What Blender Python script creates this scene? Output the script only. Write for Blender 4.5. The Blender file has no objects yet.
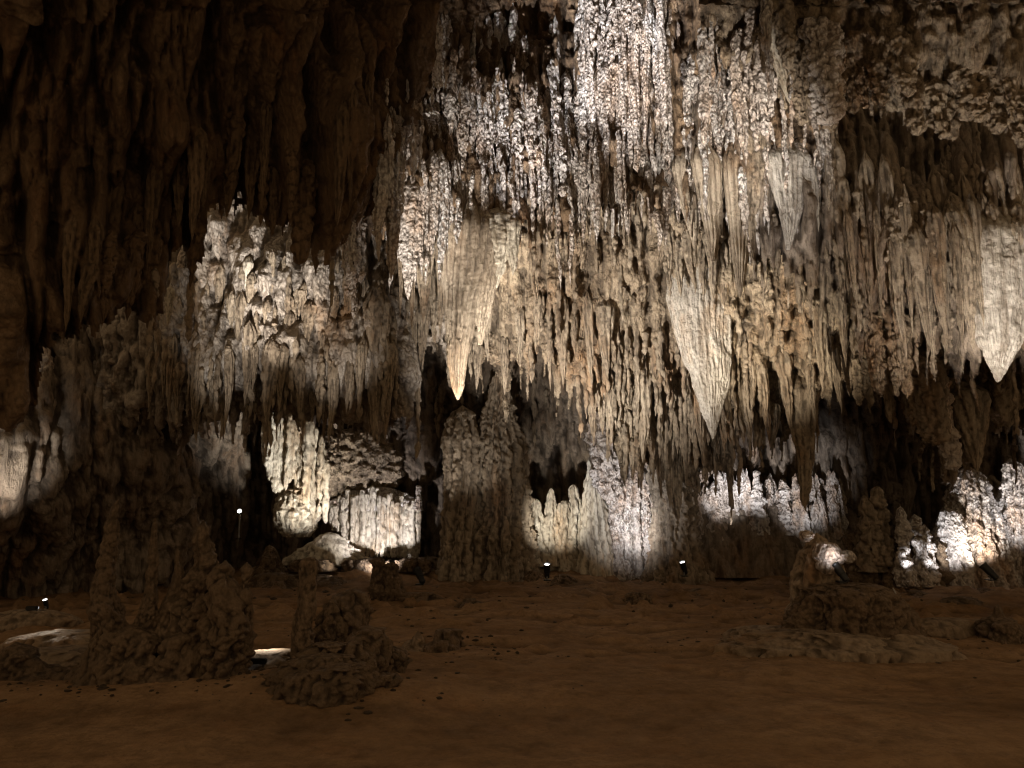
import bpy, math, random
import numpy as np
RNG = random.Random(11)
col = bpy.context.scene.collection
F = 740.0; CAMZ = 1.6; HOR = 510.0
PITCH = math.atan((HOR-384.0)/F)
CP, SP = math.cos(PITCH), math.sin(PITCH)

def at(px, py, Y):
    """point in the cave at forward distance Y (m) on the sight line of (px, py)"""
    px = np.asarray(px, float); py = np.asarray(py, float)
    cx = (px-512)/F; cy = -(py-384)/F
    dy = CP - cy*SP; dz = SP + cy*CP
    s = Y/dy
    return cx*s, 0*cx+Y, CAMZ + dz*s
def V(px, py, Y):
    a = at(px, py, Y); return (float(a[0]), float(a[1]), float(a[2]))
def floorY(py):       # forward distance of the floor seen at row py
    cy = -(py-384)/F
    return -CAMZ*(CP-cy*SP)/(SP+cy*CP)

# ------------------------------------------------------------------ noise
def _h(ix, iy, iz, s):
    with np.errstate(over='ignore'):
        n = (ix.astype(np.uint32)*np.uint32(374761393)) ^ (iy.astype(np.uint32)*np.uint32(668265263)) ^ (iz.astype(np.uint32)*np.uint32(2147483647-57)) ^ np.uint32((s*1274126177+99991) & 0xffffffff)
        n = (n ^ (n >> np.uint32(13)))*np.uint32(1274126177)
        n = (n ^ (n >> np.uint32(15)))*np.uint32(2246822519)
        n = n ^ (n >> np.uint32(16))
    return n.astype(np.float64)/4294967295.0
def vn(x, y, z, seed=0):
    xi = np.floor(x).astype(np.int64); yi = np.floor(y).astype(np.int64); zi = np.floor(z).astype(np.int64)
    fx, fy, fz = x-xi, y-yi, z-zi
    fx = fx*fx*(3-2*fx); fy = fy*fy*(3-2*fy); fz = fz*fz*(3-2*fz)
    r = 0
    for a in (0, 1):
        wa = fx if a else 1-fx
        for b in (0, 1):
            wb = fy if b else 1-fy
            for c in (0, 1):
                wc = fz if c else 1-fz
                r = r + wa*wb*wc*_h(xi+a, yi+b, zi+c, seed)
    return r*2-1
def fbm(x, y, z, o=4, seed=0, g=.5):
    r = 0; a = 1; f = 1
    for i in range(o):
        r = r+a*vn(x*f+17.3*i, y*f-9.1*i, z*f+4.7*i, seed+i); a *= g; f *= 2.03
    return r
def rfbm(x, y, z, o=4, seed=0, g=.5):
    """the same noise on a turned lattice, so that no bands show"""
    r = 0; a = 1; f = 1
    for i in range(o):
        x, y, z = .36*x+.48*y-.8*z, -.8*x+.6*y, .48*x+.64*y+.6*z
        r = r+a*vn(x*f+17.3*i, y*f-9.1*i, z*f+4.7*i, seed+i); a *= g; f *= 2.03
    return r
def worley(x, y, z, seed=0):
    """rounded knobs: 1 at a cell centre, 0 in the creases"""
    xi = np.floor(x).astype(np.int64); yi = np.floor(y).astype(np.int64); zi = np.floor(z).astype(np.int64)
    d = np.full(x.shape, 9.0)
    for a in (-1, 0, 1):
        for b in (-1, 0, 1):
            for c in (-1, 0, 1):
                X, Y_, Z = xi+a, yi+b, zi+c
                q = (X+.15+.7*_h(X, Y_, Z, seed)-x)**2+(Y_+.15+.7*_h(X, Y_, Z, seed+1)-y)**2+(Z+.15+.7*_h(X, Y_, Z, seed+2)-z)**2
                d = np.minimum(d, q)
    return np.clip(1-d*1.25, 0, 1)
def sstep(a, b, x):
    t = np.clip((x-a)/(b-a), 0, 1); return t*t*(3-2*t)

# ------------------------------------------------------------------ mesh helpers
def make_mesh(name, verts, quads, cav=None, smooth=True):
    me = bpy.data.meshes.new(name)
    n = len(verts); q = len(quads)
    me.vertices.add(n); me.vertices.foreach_set('co', np.ascontiguousarray(verts, dtype=np.float32).ravel())
    me.loops.add(q*4); me.loops.foreach_set('vertex_index', np.ascontiguousarray(quads, dtype=np.int32).ravel())
    me.polygons.add(q); me.polygons.foreach_set('loop_start', np.arange(0, q*4, 4, dtype=np.int32))
    me.polygons.foreach_set('use_smooth', np.full(q, smooth, dtype=bool))
    if cav is not None:
        a = me.attributes.new('cav', 'FLOAT', 'POINT'); a.data.foreach_set('value', np.ascontiguousarray(cav, dtype=np.float32))
    me.update(calc_edges=True); me.validate()
    return me
def link(name, me, m=None, parent=None, loc=None):
    o = bpy.data.objects.new(name, me); col.objects.link(o)
    if m is not None: me.materials.append(m)
    if parent is not None: o.parent = parent
    if loc is not None: o.location = loc
    return o
def tag(o, label=None, cat=None, group=None, kind=None):
    if label: o['label'] = label
    if cat: o['category'] = cat
    if group: o['group'] = group
    if kind: o['kind'] = kind
    return o
def empty(name, loc, rot=(0, 0, 0)):
    o = bpy.data.objects.new(name, None); col.objects.link(o); o.location = loc; o.rotation_euler = rot
    o.empty_display_size = .1
    return o

# ------------------------------------------------------------------ materials
def rock_mat(name, pale, mid, dark, streak=.5, bump=.5, scale=1.0, rough=.85, knob=.6, crev=.7, spec=.35, rust=.75, mott=0.):
    m = bpy.data.materials.new(name); m.use_nodes = True
    nt = m.node_tree; N = nt.nodes; L = nt.links; N.clear()
    out = N.new('ShaderNodeOutputMaterial'); b = N.new('ShaderNodeBsdfPrincipled'); L.new(b.outputs[0], out.inputs[0])
    b.inputs['Roughness'].default_value = rough; b.inputs['Specular IOR Level'].default_value = spec
    g = N.new('ShaderNodeNewGeometry')
    def mapped(s):
        mp = N.new('ShaderNodeMapping'); mp.inputs['Scale'].default_value = s; L.new(g.outputs['Position'], mp.inputs['Vector']); return mp.outputs[0]
    def noise(vec, sc, det=6, r=.6):
        n = N.new('ShaderNodeTexNoise'); n.inputs['Scale'].default_value = sc; n.inputs['Detail'].default_value = det; n.inputs['Roughness'].default_value = r
        L.new(vec, n.inputs['Vector']); return n.outputs['Fac']
    def mix(fac, a, bb, t='MIX'):
        x = N.new('ShaderNodeMix'); x.data_type = 'RGBA'; x.blend_type = t
        if hasattr(fac, 'links'): L.new(fac, x.inputs[0])
        else: x.inputs[0].default_value = fac
        for i, c in ((6, a), (7, bb)):
            if hasattr(c, 'links'): L.new(c, x.inputs[i])
            else: x.inputs[i].default_value = (*c, 1)
        return x.outputs[2]
    def rng(v, a, bb, c=0., d=1.):
        r = N.new('ShaderNodeMapRange'); r.inputs[1].default_value = a; r.inputs[2].default_value = bb; r.inputs[3].default_value = c; r.inputs[4].default_value = d
        L.new(v, r.inputs[0]); return r.outputs[0]
    def math_(op, a, bb):
        x = N.new('ShaderNodeMath'); x.operation = op
        for i, c in ((0, a), (1, bb)):
            if hasattr(c, 'links'): L.new(c, x.inputs[i])
            else: x.inputs[i].default_value = c
        return x.outputs[0]
    big = noise(mapped((.55, .55, .35)), 1*scale, 5, .65)
    st = noise(mapped((7, 7, .55)), 1*scale, 6, .65)
    fine = noise(mapped((1, 1, .8)), 26*scale, 5, .7)
    c = mix(rng(big, .36, .64), mid, pale)
    ru = noise(mapped((.8, .8, .35)), 1.3*scale, 6, .7)
    c = mix(rng(ru, .52, .70, 0., rust), c, (mid[0]*1.05, mid[1]*.74, mid[2]*.46))
    c = mix(math_('MULTIPLY', rng(st, .46, .66), streak), c, dark)
    c = mix(math_('MULTIPLY', rng(fine, .52, .72), .5), c, dark)
    if mott:
        c = mix(math_('MULTIPLY', rng(noise(mapped((1, 1, 1)), 4.5, 10, .78), .42, .66), mott), c, dark)
        c = mix(math_('MULTIPLY', rng(noise(mapped((1.1, .9, 1)), 1.1, 8, .7), .5, .7), mott*.8), c, pale)
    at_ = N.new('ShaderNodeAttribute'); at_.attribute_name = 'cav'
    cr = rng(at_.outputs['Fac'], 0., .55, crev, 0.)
    c = mix(cr, c, tuple(v*.3 for v in dark))  # crease shade put into the colour
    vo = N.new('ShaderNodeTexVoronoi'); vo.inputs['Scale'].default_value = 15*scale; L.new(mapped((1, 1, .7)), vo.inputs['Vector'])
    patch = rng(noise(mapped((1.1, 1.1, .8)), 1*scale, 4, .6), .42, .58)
    c = mix(math_('MULTIPLY', math_('MULTIPLY', rng(vo.outputs['Distance'], .42, .72), patch), min(1, knob*.75)), c, tuple(v*.8 for v in dark))  # shade between the knobs, painted as darker colour
    rr = rng(noise(mapped((2, 2, 1)), 2*scale, 4, .6), .3, .7, rough-.35, min(1, rough+.1)); L.new(rr, b.inputs['Roughness'])
    L.new(c, b.inputs['Base Color'])
    n2 = noise(mapped((1, 1, .6)), 11*scale, 8, .7)
    st2 = noise(mapped((22, 22, 1.6)), 1*scale, 4, .6)
    hgt = math_('ADD', math_('MULTIPLY', vo.outputs['Distance'], -knob*.6), n2)
    hgt = math_('ADD', hgt, math_('MULTIPLY', st2, streak*.9))
    bp = N.new('ShaderNodeBump'); bp.inputs['Strength'].default_value = bump; bp.inputs['Distance'].default_value = .12
    L.new(hgt, bp.inputs['Height']); L.new(bp.outputs[0], b.inputs['Normal'])
    return m
M = {}
M['crest'] = rock_mat('pale_crest_rock', (.66, .60, .53), (.46, .38, .30), (.16, .12, .09), .5, .9, knob=.9)
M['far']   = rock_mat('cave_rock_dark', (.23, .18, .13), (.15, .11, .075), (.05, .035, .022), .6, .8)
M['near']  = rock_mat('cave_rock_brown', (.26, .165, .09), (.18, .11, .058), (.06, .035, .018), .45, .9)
M['wall']  = rock_mat('cave_rock_tan', (.52, .42, .30), (.35, .26, .17), (.11, .075, .048), .6, .9, knob=.9)
M['grey']  = rock_mat('cave_rock_grey', (.44, .36, .275), (.26, .195, .14), (.075, .052, .036), .75, .8, knob=.3)
M['umber'] = rock_mat('umber_rock', (.34, .235, .145), (.21, .135, .075), (.07, .042, .024), .6, .9)
M['white'] = rock_mat('white_popcorn_calcite', (.86, .82, .78), (.68, .56, .46), (.26, .18, .12), .3, .9, 1.4, knob=1.1)
M['cream'] = rock_mat('cream_flowstone', (.74, .69, .58), (.58, .50, .38), (.22, .16, .10), .7, .55, knob=.15)
M['tan']   = rock_mat('tan_stalactite', (.50, .415, .31), (.32, .245, .17), (.10, .07, .045), .7, .7, knob=.3)
M['brownstal'] = rock_mat('brown_stalactite', (.25, .165, .095), (.17, .11, .06), (.06, .037, .02), .6, .8)
M['floor'] = rock_mat('cave_floor_silt', (.43, .275, .155), (.30, .18, .09), (.13, .078, .04), 0, .6, 1.0, knob=.15, crev=.6, rust=.4, mott=.7, spec=.12, rough=.95)
M['mound'] = rock_mat('brown_mound_rock', (.34, .235, .145), (.215, .145, .085), (.055, .036, .022), .3, 1.0, 1.5, knob=.7, rust=.25)
M['ledge'] = rock_mat('grey_rim_rock', (.47, .36, .25), (.33, .235, .145), (.12, .078, .046), .2, .8)
def plain(name, c, rough=.5, metal=0., emit=0., ec=(1, 1, 1)):
    m = bpy.data.materials.new(name); m.use_nodes = True; nt = m.node_tree; b = nt.nodes['Principled BSDF']
    b.inputs['Roughness'].default_value = rough; b.inputs['Metallic'].default_value = metal
    n = nt.nodes.new('ShaderNodeTexNoise'); n.inputs['Scale'].default_value = 30
    mx = nt.nodes.new('ShaderNodeMix'); mx.data_type = 'RGBA'; mx.inputs[6].default_value = (*c, 1); mx.inputs[7].default_value = (*[v*.6 for v in c], 1)
    nt.links.new(n.outputs['Fac'], mx.inputs[0]); nt.links.new(mx.outputs[2], b.inputs['Base Color'])
    if emit: b.inputs['Emission Color'].default_value = (*ec, 1); b.inputs['Emission Strength'].default_value = emit
    return m
M['black'] = plain('black_painted_metal', (.012, .012, .013), .5)
M['steel'] = plain('grey_metal', (.25, .24, .22), .4, .7)
M['lens_on'] = plain('lit_lens', (.9, .9, .9), .2, 0, 9., (1, .97, .92))
M['lens_dim'] = plain('half_lit_lens', (.8, .8, .85), .2, 0, 1.2, (.9, .95, 1))
M['lens_off'] = plain('dark_glass', (.05, .05, .06), .1)

# ------------------------------------------------------------------ where the rock surface is, for rooting things on it
ZC = 3.0; ZX0, ZY0 = -600, -600
ZB = np.full((500, 800), 99.0)
def note_surface(P):
    d = P[:, 1]*CP+(P[:, 2]-CAMZ)*SP; up = -P[:, 1]*SP+(P[:, 2]-CAMZ)*CP
    ok = (d > .5); P = P[ok]; d = d[ok]; up = up[ok]
    i = ((512+F*P[:, 0]/d-ZX0)/ZC).astype(int); j = ((384-F*up/d-ZY0)/ZC).astype(int)
    ok = (i >= 0) & (i < 800) & (j >= 0) & (j < 500)
    np.minimum.at(ZB, (j[ok], i[ok]), P[ok, 1])
def surf(px, py, hw=3, default=None, q=.5):
    i0 = int((px-hw-ZX0)/ZC); i1 = int((px+hw-ZX0)/ZC)+1; j0 = int((py-3-ZY0)/ZC); j1 = int((py+3-ZY0)/ZC)+1
    a = ZB[max(0, j0):j1, max(0, i0):i1]; a = a[a < 90]
    return float(np.quantile(a, q)) if len(a) else default
# ------------------------------------------------------------------ hanging sheets of rock
def table(xs, ys, rows):
    """depth table: rows[j][i] = Y at (xs[i], ys[j]); returns a smooth-ish function"""
    rows = np.array(rows, float)
    def f(px, py):
        cols_ = np.stack([np.interp(px, xs, r) for r in rows])       # (ny, nx)
        out = np.empty((len(py), len(px)))
        for i in range(len(px)): out[:, i] = np.interp(py, ys, cols_[:, i])
        return out
    return f
def blur(a, k):
    if k < 1: return a
    for ax in (0, 1):
        p = np.concatenate([np.repeat(np.take(a, [0], ax), k, ax), a, np.repeat(np.take(a, [-1], ax), k, ax)], ax)
        c = np.cumsum(p, ax); c = np.concatenate([np.zeros_like(np.take(c, [0], ax)), c], ax)
        n = a.shape[ax]
        a = (np.take(c, np.arange(2*k+1, 2*k+1+n), ax)-np.take(c, np.arange(0, n), ax))/(2*k+1)
    return a
def splat(D, X, Yp, du, x, ytop, L, w, th, power=.6, lean=0., sw=0.):
    """one hanging tongue of rock added (by max) to the relief map D"""
    x0, y0 = X[0], Yp[0]
    i0 = max(0, int((x-w-abs(lean)-3-x0)/du)); i1 = min(len(X), int((x+w+abs(lean)+3-x0)/du)+2)
    j0 = max(0, int((ytop-y0)/du)); j1 = min(len(Yp), int((ytop+L-y0)/du)+2)
    if i1 <= i0 or j1 <= j0: return
    xx = X[i0:i1][None, :]; t = np.clip((Yp[j0:j1][:, None]-ytop)/L, 0, 1)
    wt = w*np.clip(1-t, 0, 1)**power*(1+.16*np.sin(t*(3+(x*7.7) % 5)+x)+.07*np.sin(t*(9+(x*3.3) % 9)+2*x))
    xc = x+lean*t+sw*np.sin(t*5+x)
    d = np.abs(xx-xc)/np.maximum(wt, .01)
    h = np.where(d < 1, np.sqrt(np.clip(1-d*d, 0, 1)), 0)*th*np.clip(wt/w, 0, 1)**.5*sstep(0, .45, t)
    D[j0:j1, i0:i1] = np.maximum(D[j0:j1, i0:i1], h)
def sheet(name, x0, x1, y0, y1, depth, mat, du=2.0, top=None, bottom=None, seed=1, big=(22, 120, .35), med=(8, 55, .16), small=(3, 26, .06),
          dens=(1, 1, 1), fringe=(10, 60, 5, 12), lump=.35, pop=.05, popscale=9., popmask=None, flute=.05, blurk=6, lean=0., left=None, right=None, ragged=6., extra=()):
    r = random.Random(seed)
    X = np.arange(x0, x1+du, du); Yp = np.arange(y0, y1+du, du)
    Z = blur(depth(X, Yp), blurk)
    W = x1-x0; H = y1-y0
    mpp = float(Z.mean())/F                                   # metres per pixel at this depth
    tot = np.zeros_like(Z); maps = []
    for (w, L, th), dn in zip((big, med, small), dens):
        D = np.zeros_like(Z)
        n = int(W*H/(w*2*L)*2.6*dn)
        for k in range(n):
            s = r.uniform(.55, 1.5); ws = w*s*r.uniform(.7, 1.3)
            Ls = L*s*r.uniform(.6, 1.5)
            splat(D, X, Yp, du, r.uniform(x0-20, x1+20), r.uniform(y0-Ls, y1), Ls, ws, th*s, r.choice((.45, .6, .8)), lean*Ls+r.uniform(-.05, .05)*Ls, r.uniform(0, 1.5)*w/10)
        tot += D; maps.append(D/(th*1.2))
    for e in extra: splat(tot, X, Yp, du, *e)
    mask = np.ones_like(Z, bool)
    XX, YY = np.meshgrid(X, Yp)
    wob = ragged*fbm(XX/17, YY/17, 0*XX, 3, seed+5)
    if bottom is not None:
        bx = np.array([p[0] for p in bottom], float); by = np.array([p[1] for p in bottom], float)
        eb = np.interp(X, bx, by)
        FR = np.zeros_like(Z)
        x = x0
        while x < x1:
            a, b, wl, wh = fringe
            L = r.uniform(a, b)*r.choice((.45, .7, 1, 1.25)); w = r.uniform(wl, wh)
            yb = float(np.interp(x, bx, by))
            splat(FR, X, Yp, du, x, yb-L*.75, L*1.5, w, w*mpp*1.5, .75, lean*L, 1.)
            x += w*r.uniform(.5, 1.5)
        mask &= (YY+wob < eb[None, :]) | (FR > 0)
        tot = np.maximum(tot, FR*1.0)+FR*.35
    if top is not None:
        tx = [p[0] for p in top]; ty = [p[1] for p in top]
        et = np.interp(X, tx, ty); mask &= (YY-wob > et[None, :])
    if left is not None:
        el = np.interp(Yp, [p[1] for p in left], [p[0] for p in left]); mask &= (XX+wob > el[:, None])
    if right is not None:
        er = np.interp(Yp, [p[1] for p in right], [p[0] for p in right]); mask &= (XX+wob < er[:, None])
    P = np.stack(at(XX, YY, Z), -1)
    gx = np.gradient(P, axis=1); gy = np.gradient(P, axis=0)
    Nn = np.cross(gx, gy); Nn /= np.linalg.norm(Nn, axis=-1, keepdims=True)+1e-9
    sgn = np.sign((Nn*(-P)).sum(-1, keepdims=True)); Nn *= np.where(sgn == 0, 1, sgn)
    Nn = Nn*.6-P/np.linalg.norm(P, axis=-1, keepdims=True)*.4
    x, y, z = P[..., 0], P[..., 1], P[..., 2]
    wx = .12*vn(x*1.3, y*1.3, z*.9, seed+9)
    lum = lump*(rfbm(x*.6, y*.6, z*.45, 3, seed)+.45*rfbm(x*1.9, y*1.9, z*1.4, 3, seed+3))
    zw = z+.9*rfbm(x*1.7, y*1.7, z*.8, 3, seed+25)+.35*rfbm(x*6, y*6, z*2, 2, seed+26)
    fl = 1-np.abs(fbm((x+wx)*5.5, y*5.5, zw*.45, 3, seed+20)); fl2 = 1-np.abs(fbm((x+wx)*15, y*15, zw*1.1, 2, seed+30))
    xr, yr, zr = .36*x+.48*y-.8*z, -.8*x+.6*y, .48*x+.64*y+.6*z
    wq = .35*rfbm(x*3, y*3, z*3, 2, seed+70)
    wo = worley(xr*popscale+wq, yr*popscale+wq, zr*popscale*.85, seed+40)
    wo2 = worley(xr*popscale*.43+.3+wq, yr*popscale*.43-wq, zr*popscale*.4, seed+44)
    cl = rfbm(x*2.6, y*2.6, z*2.2, 3, seed+90); pit = sstep(.25, .7, cl)
    pm = 1. if popmask is None else popmask(XX, YY)
    disp = tot+lum+flute*(fl-.6)*1.6+flute*.45*(fl2-.6)+pm*(pop*wo+pop*1.7*wo2)-.13*pit
    P = P+Nn*disp[..., None]
    # crevice value for the painted crease shade: how far this point stands out from its surroundings
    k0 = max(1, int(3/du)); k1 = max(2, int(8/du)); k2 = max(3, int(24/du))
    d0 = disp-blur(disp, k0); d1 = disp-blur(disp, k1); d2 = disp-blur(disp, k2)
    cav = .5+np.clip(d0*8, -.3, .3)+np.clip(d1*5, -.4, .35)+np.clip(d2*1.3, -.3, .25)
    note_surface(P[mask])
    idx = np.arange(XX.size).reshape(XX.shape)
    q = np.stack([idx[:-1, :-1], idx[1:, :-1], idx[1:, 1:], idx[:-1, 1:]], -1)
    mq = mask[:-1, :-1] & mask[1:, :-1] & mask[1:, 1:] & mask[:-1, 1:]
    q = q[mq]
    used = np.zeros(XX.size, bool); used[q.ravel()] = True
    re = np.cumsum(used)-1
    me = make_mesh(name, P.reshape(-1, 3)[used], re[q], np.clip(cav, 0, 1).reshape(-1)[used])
    return link(name, me, mat)

# ------------------------------------------------------------------ turned and knobbed bodies (stalactites, stalagmites, boulders)
def body(prof, nt=40, nz=90, flat=1., flute=.1, nfl=9, knob=0., knobscale=12, rough=.06, wob=.02, seed=0, lump=.0, rot=0., back=0.):
    """prof: (z, r) pairs in metres, top to bottom; returns verts, quads, cav"""
    pz = np.array([p[0] for p in prof], float); pr = np.array([p[1] for p in prof], float)
    s = np.linspace(0, 1, nz); cum = np.concatenate([[0], np.cumsum(np.hypot(np.diff(pz), np.diff(pr)))]); cum /= cum[-1]
    zz = np.interp(s, cum, pz); rr = np.interp(s, cum, pr)
    k = np.array([.25, .5, .25]); 
    for _ in range(2): rr[1:-1] = np.convolve(rr, k, 'same')[1:-1]
    th = np.linspace(0, 2*math.pi, nt, endpoint=False)
    T, Zz = np.meshgrid(th, zz); R = np.repeat(rr[:, None], nt, 1)
    L = abs(pz[-1]-pz[0])
    rm = max(pr)
    fl = np.abs(np.sin(T*nfl/2+1.3*np.sin(Zz/L*4+seed)+seed+.6*vn(T*1.3, Zz*3/L, 0*T+seed, seed)))
    R = R*(1+flute*(fl*1.3-.8))
    cx, cy = np.cos(T), np.sin(T)
    x, y = R*cx, R*cy*flat
    so = seed*7.31
    n1 = fbm(x*3/rm*.5+so, y*3/rm*.5, Zz*1.5/rm*.5, 3, seed)
    n2 = fbm(x*14+so, y*14, Zz*9, 3, seed+4)
    dd = rm*lump*n1+rough*rm*n2
    wk = 0
    if knob:
        xr, yr, zr = .36*x+.48*y-.8*Zz, -.8*x+.6*y, .48*x+.64*y+.6*Zz
        wq = .6*rfbm(x*5+so, y*5, Zz*5, 2, seed+15)
        wk = worley(xr*knobscale*1.35+so+wq, yr*knobscale*1.35-wq, zr*knobscale*1.2, seed+8); wk3 = worley(xr*knobscale*.5+so-wq, yr*knobscale*.5+wq, zr*knobscale*.45, seed+12)
        am = .35+1.1*sstep(-.45, .55, rfbm(x*4+so, y*4, Zz*3, 3, seed+18))
        dd = dd+knob*am*(wk-.35)*.9+knob*1.6*(wk3-.4)+knob*.8*rfbm(x*9+so, y*9, Zz*7, 2, seed+21)
    fade = np.clip(R/(rm*.4+1e-6), 0.15, 1)
    dd = dd*fade
    R2 = np.maximum(R+dd, .002)
    x = R2*cx+wob*vn(0*Zz+seed, 0*Zz, Zz*2.2, seed+60); y = R2*cy*flat+wob*vn(0*Zz+seed+9, 0*Zz, Zz*2.2, seed+61)
    P = np.stack([x, y, Zz], -1)
    if back: y = y+back*np.clip((Zz+.3*L*.8)/(.5*L), 0, 1)**2
    P = np.stack([x, y, Zz], -1)
    if rot: c_, s_ = math.cos(rot), math.sin(rot); P = np.stack([x*c_-y*s_, x*s_+y*c_, Zz], -1)
    idx = np.arange(nt*nz).reshape(nz, nt); nx = np.roll(idx, -1, 1)
    q = np.stack([idx[:-1], idx[1:], nx[1:], nx[:-1]], -1).reshape(-1, 4)
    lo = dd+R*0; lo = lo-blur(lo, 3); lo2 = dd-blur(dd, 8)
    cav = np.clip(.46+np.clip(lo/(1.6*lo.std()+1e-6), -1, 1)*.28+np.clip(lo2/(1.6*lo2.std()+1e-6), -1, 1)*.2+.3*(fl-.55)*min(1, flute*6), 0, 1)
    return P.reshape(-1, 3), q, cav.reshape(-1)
def body_mesh(name, prof, **k): return make_mesh(name, *body(prof, **k))

def blade(rows, Y, mat, label, thick=.3, seed=0, nfl=24, flute=.05, knob=.01, knobscale=18, rough=.02, nt=150, nz=260, back=1., group=None, name='stalactite', root=True, ribs=0., rootrow=None, off=.0):
    """a flattened hanging body drawn by its outline: rows of (row, left, right), root first"""
    rows = sorted(rows); y0, y1 = rows[0][0], rows[-1][0]
    ys = surf((rows[0][1]+rows[0][2])/2, rootrow or y0+12, (rows[0][2]-rows[0][1])*.3, Y)
    if root and abs(ys-Y) < 3: Y = ys-off
    s = np.linspace(0, 1, nz); py = y0+(y1-y0)*s
    ex = sstep(-.02, .26, s)*.9+.1                                # the root narrows inside the rock
    xl = np.interp(py, [r[0] for r in rows], [r[1] for r in rows]); xr = np.interp(py, [r[0] for r in rows], [r[2] for r in rows])
    xc = (xl+xr)/2; hw = (xr-xl)/2*ex
    for _ in range(6): hw[1:-1] = (hw[:-2]+2*hw[1:-1]+hw[2:])/4; xc[1:-1] = (xc[:-2]+2*xc[1:-1]+xc[2:])/4
    hw[0] = 0; hw[-1] = 0
    X0, _, Z0 = at(xc, py, Y); R = hw*Y/F; rm = R.max(); Lz = Z0[0]-Z0[-1]
    th = np.linspace(0, 2*math.pi, nt, endpoint=False); T, S_ = np.meshgrid(th, s); Rr = np.repeat(R[:, None], nt, 1); Zz = np.repeat(Z0[:, None], nt, 1)
    fl = np.abs(np.sin(T*nfl/2+1.1*vn(T*1.5, S_*2.5, 0*T+seed, seed)+seed))
    big_ = rfbm(np.cos(T)*1.3+seed, np.sin(T)*1.3, S_*3.5, 3, seed)
    tk = thick*(.75+.25*np.minimum(1, Rr/rm*1.5))*np.clip(rm*.75/np.maximum(Rr, 1e-3), 1, 1.6)
    Rf = Rr*(1+flute*(fl*1.2-.8)+.10*big_*(np.abs(np.sin(T))))
    cx, cy = np.cos(T), np.sin(T)
    x = Rf*cx; y = Rf*cy*tk
    so = seed*5.1
    am = sstep(-.1, .6, rfbm(x*4+so, y*4, Zz*2.5, 3, seed+18))
    wk = worley(x*knobscale+so, y*knobscale, Zz*knobscale*.8+.5*rfbm(x*5, y*5, Zz*5, 2, seed+3), seed+8)
    dd = knob*(.3+am)*(wk-.35)+rough*rm*rfbm(x*11+so, y*11, Zz*6, 3, seed+4)-.03*sstep(.45, .8, rfbm(x*5+so, y*5, Zz*1.6, 3, seed+44))
    dd = dd+ribs*np.sin(Zz*34+2*rfbm(x*3, y*3, Zz*2, 2, seed+50))*.5
    dd = dd*np.clip(Rr/(rm*.3), .1, 1)
    x = x+dd*cx+(X0-X0[-1])[:, None]; y = y+dd*cy+back*rm*np.clip(1-S_/.3, 0, 1)**2
    P = np.stack([x, y, Zz-Z0[0]], -1)
    idx = np.arange(nt*nz).reshape(nz, nt); nx = np.roll(idx, -1, 1)
    q = np.stack([idx[:-1], idx[1:], nx[1:], nx[:-1]], -1).reshape(-1, 4)
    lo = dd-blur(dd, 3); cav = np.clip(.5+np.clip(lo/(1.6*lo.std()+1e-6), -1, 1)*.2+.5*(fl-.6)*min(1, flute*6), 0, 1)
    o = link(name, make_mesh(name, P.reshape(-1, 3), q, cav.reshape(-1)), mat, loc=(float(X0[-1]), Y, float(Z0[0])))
    return tag(o, label, name.replace('_', ' '), group)
def hang(px, py_tip, py_top, wpx, Y, mat, label, group=None, name='stalactite', taper='cone', seed=0, flat=.8, flute=.14, nfl=9, knob=0., nt=56, nz=130, wob=.02, knobscale=12, rough=.06, tilt=0., cat=None, lump=.03, back=1.6):
    """a hand-placed stalactite: tip, root and width as seen, at forward distance Y"""
    ys = surf(px, py_top, wpx*.4, Y); r = wpx*.5*Y/F
    if abs(ys-Y) < 3: Y = ys-.25*r*flat
    a = V(px, py_top, Y); b = V(px, py_tip, Y); L = a[2]-b[2]; r = wpx*.5*Y/F
    pf = {'cone': [(0, r*1.05), (-.15*L, r), (-.5*L, r*.68), (-.8*L, r*.34), (-.95*L, r*.12), (-L, 0)],
          'spear': [(0, r*.75), (-.25*L, r*.9), (-.5*L, r), (-.7*L, r*.82), (-.86*L, r*.5), (-.96*L, r*.2), (-L, 0)],
          'carrot': [(0, r*1.3), (-.2*L, r), (-.6*L, r*.55), (-.9*L, r*.3), (-L, 0)],
          'blunt': [(0, r*1.1), (-.3*L, r), (-.8*L, r*.8), (-.95*L, r*.5), (-L, 0)]}[taper]
    pf = [(.16*L, 0), (.1*L, pf[0][1]*.45)]+[(z_ if z_ < 0 else -.03*L, r_) for z_, r_ in pf]
    me = body_mesh(name, pf, nt=nt, nz=nz, flat=flat, flute=flute, nfl=nfl, knob=knob, seed=seed, wob=wob, knobscale=knobscale, rough=rough, lump=lump, back=back*r*max(flat, .6))
    o = link(name, me, mat, loc=((a[0]+b[0])/2, Y, a[2]))
    o.rotation_euler = (0, tilt, 0)
    return tag(o, label, cat or name.replace('_', ' '), group)
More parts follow.
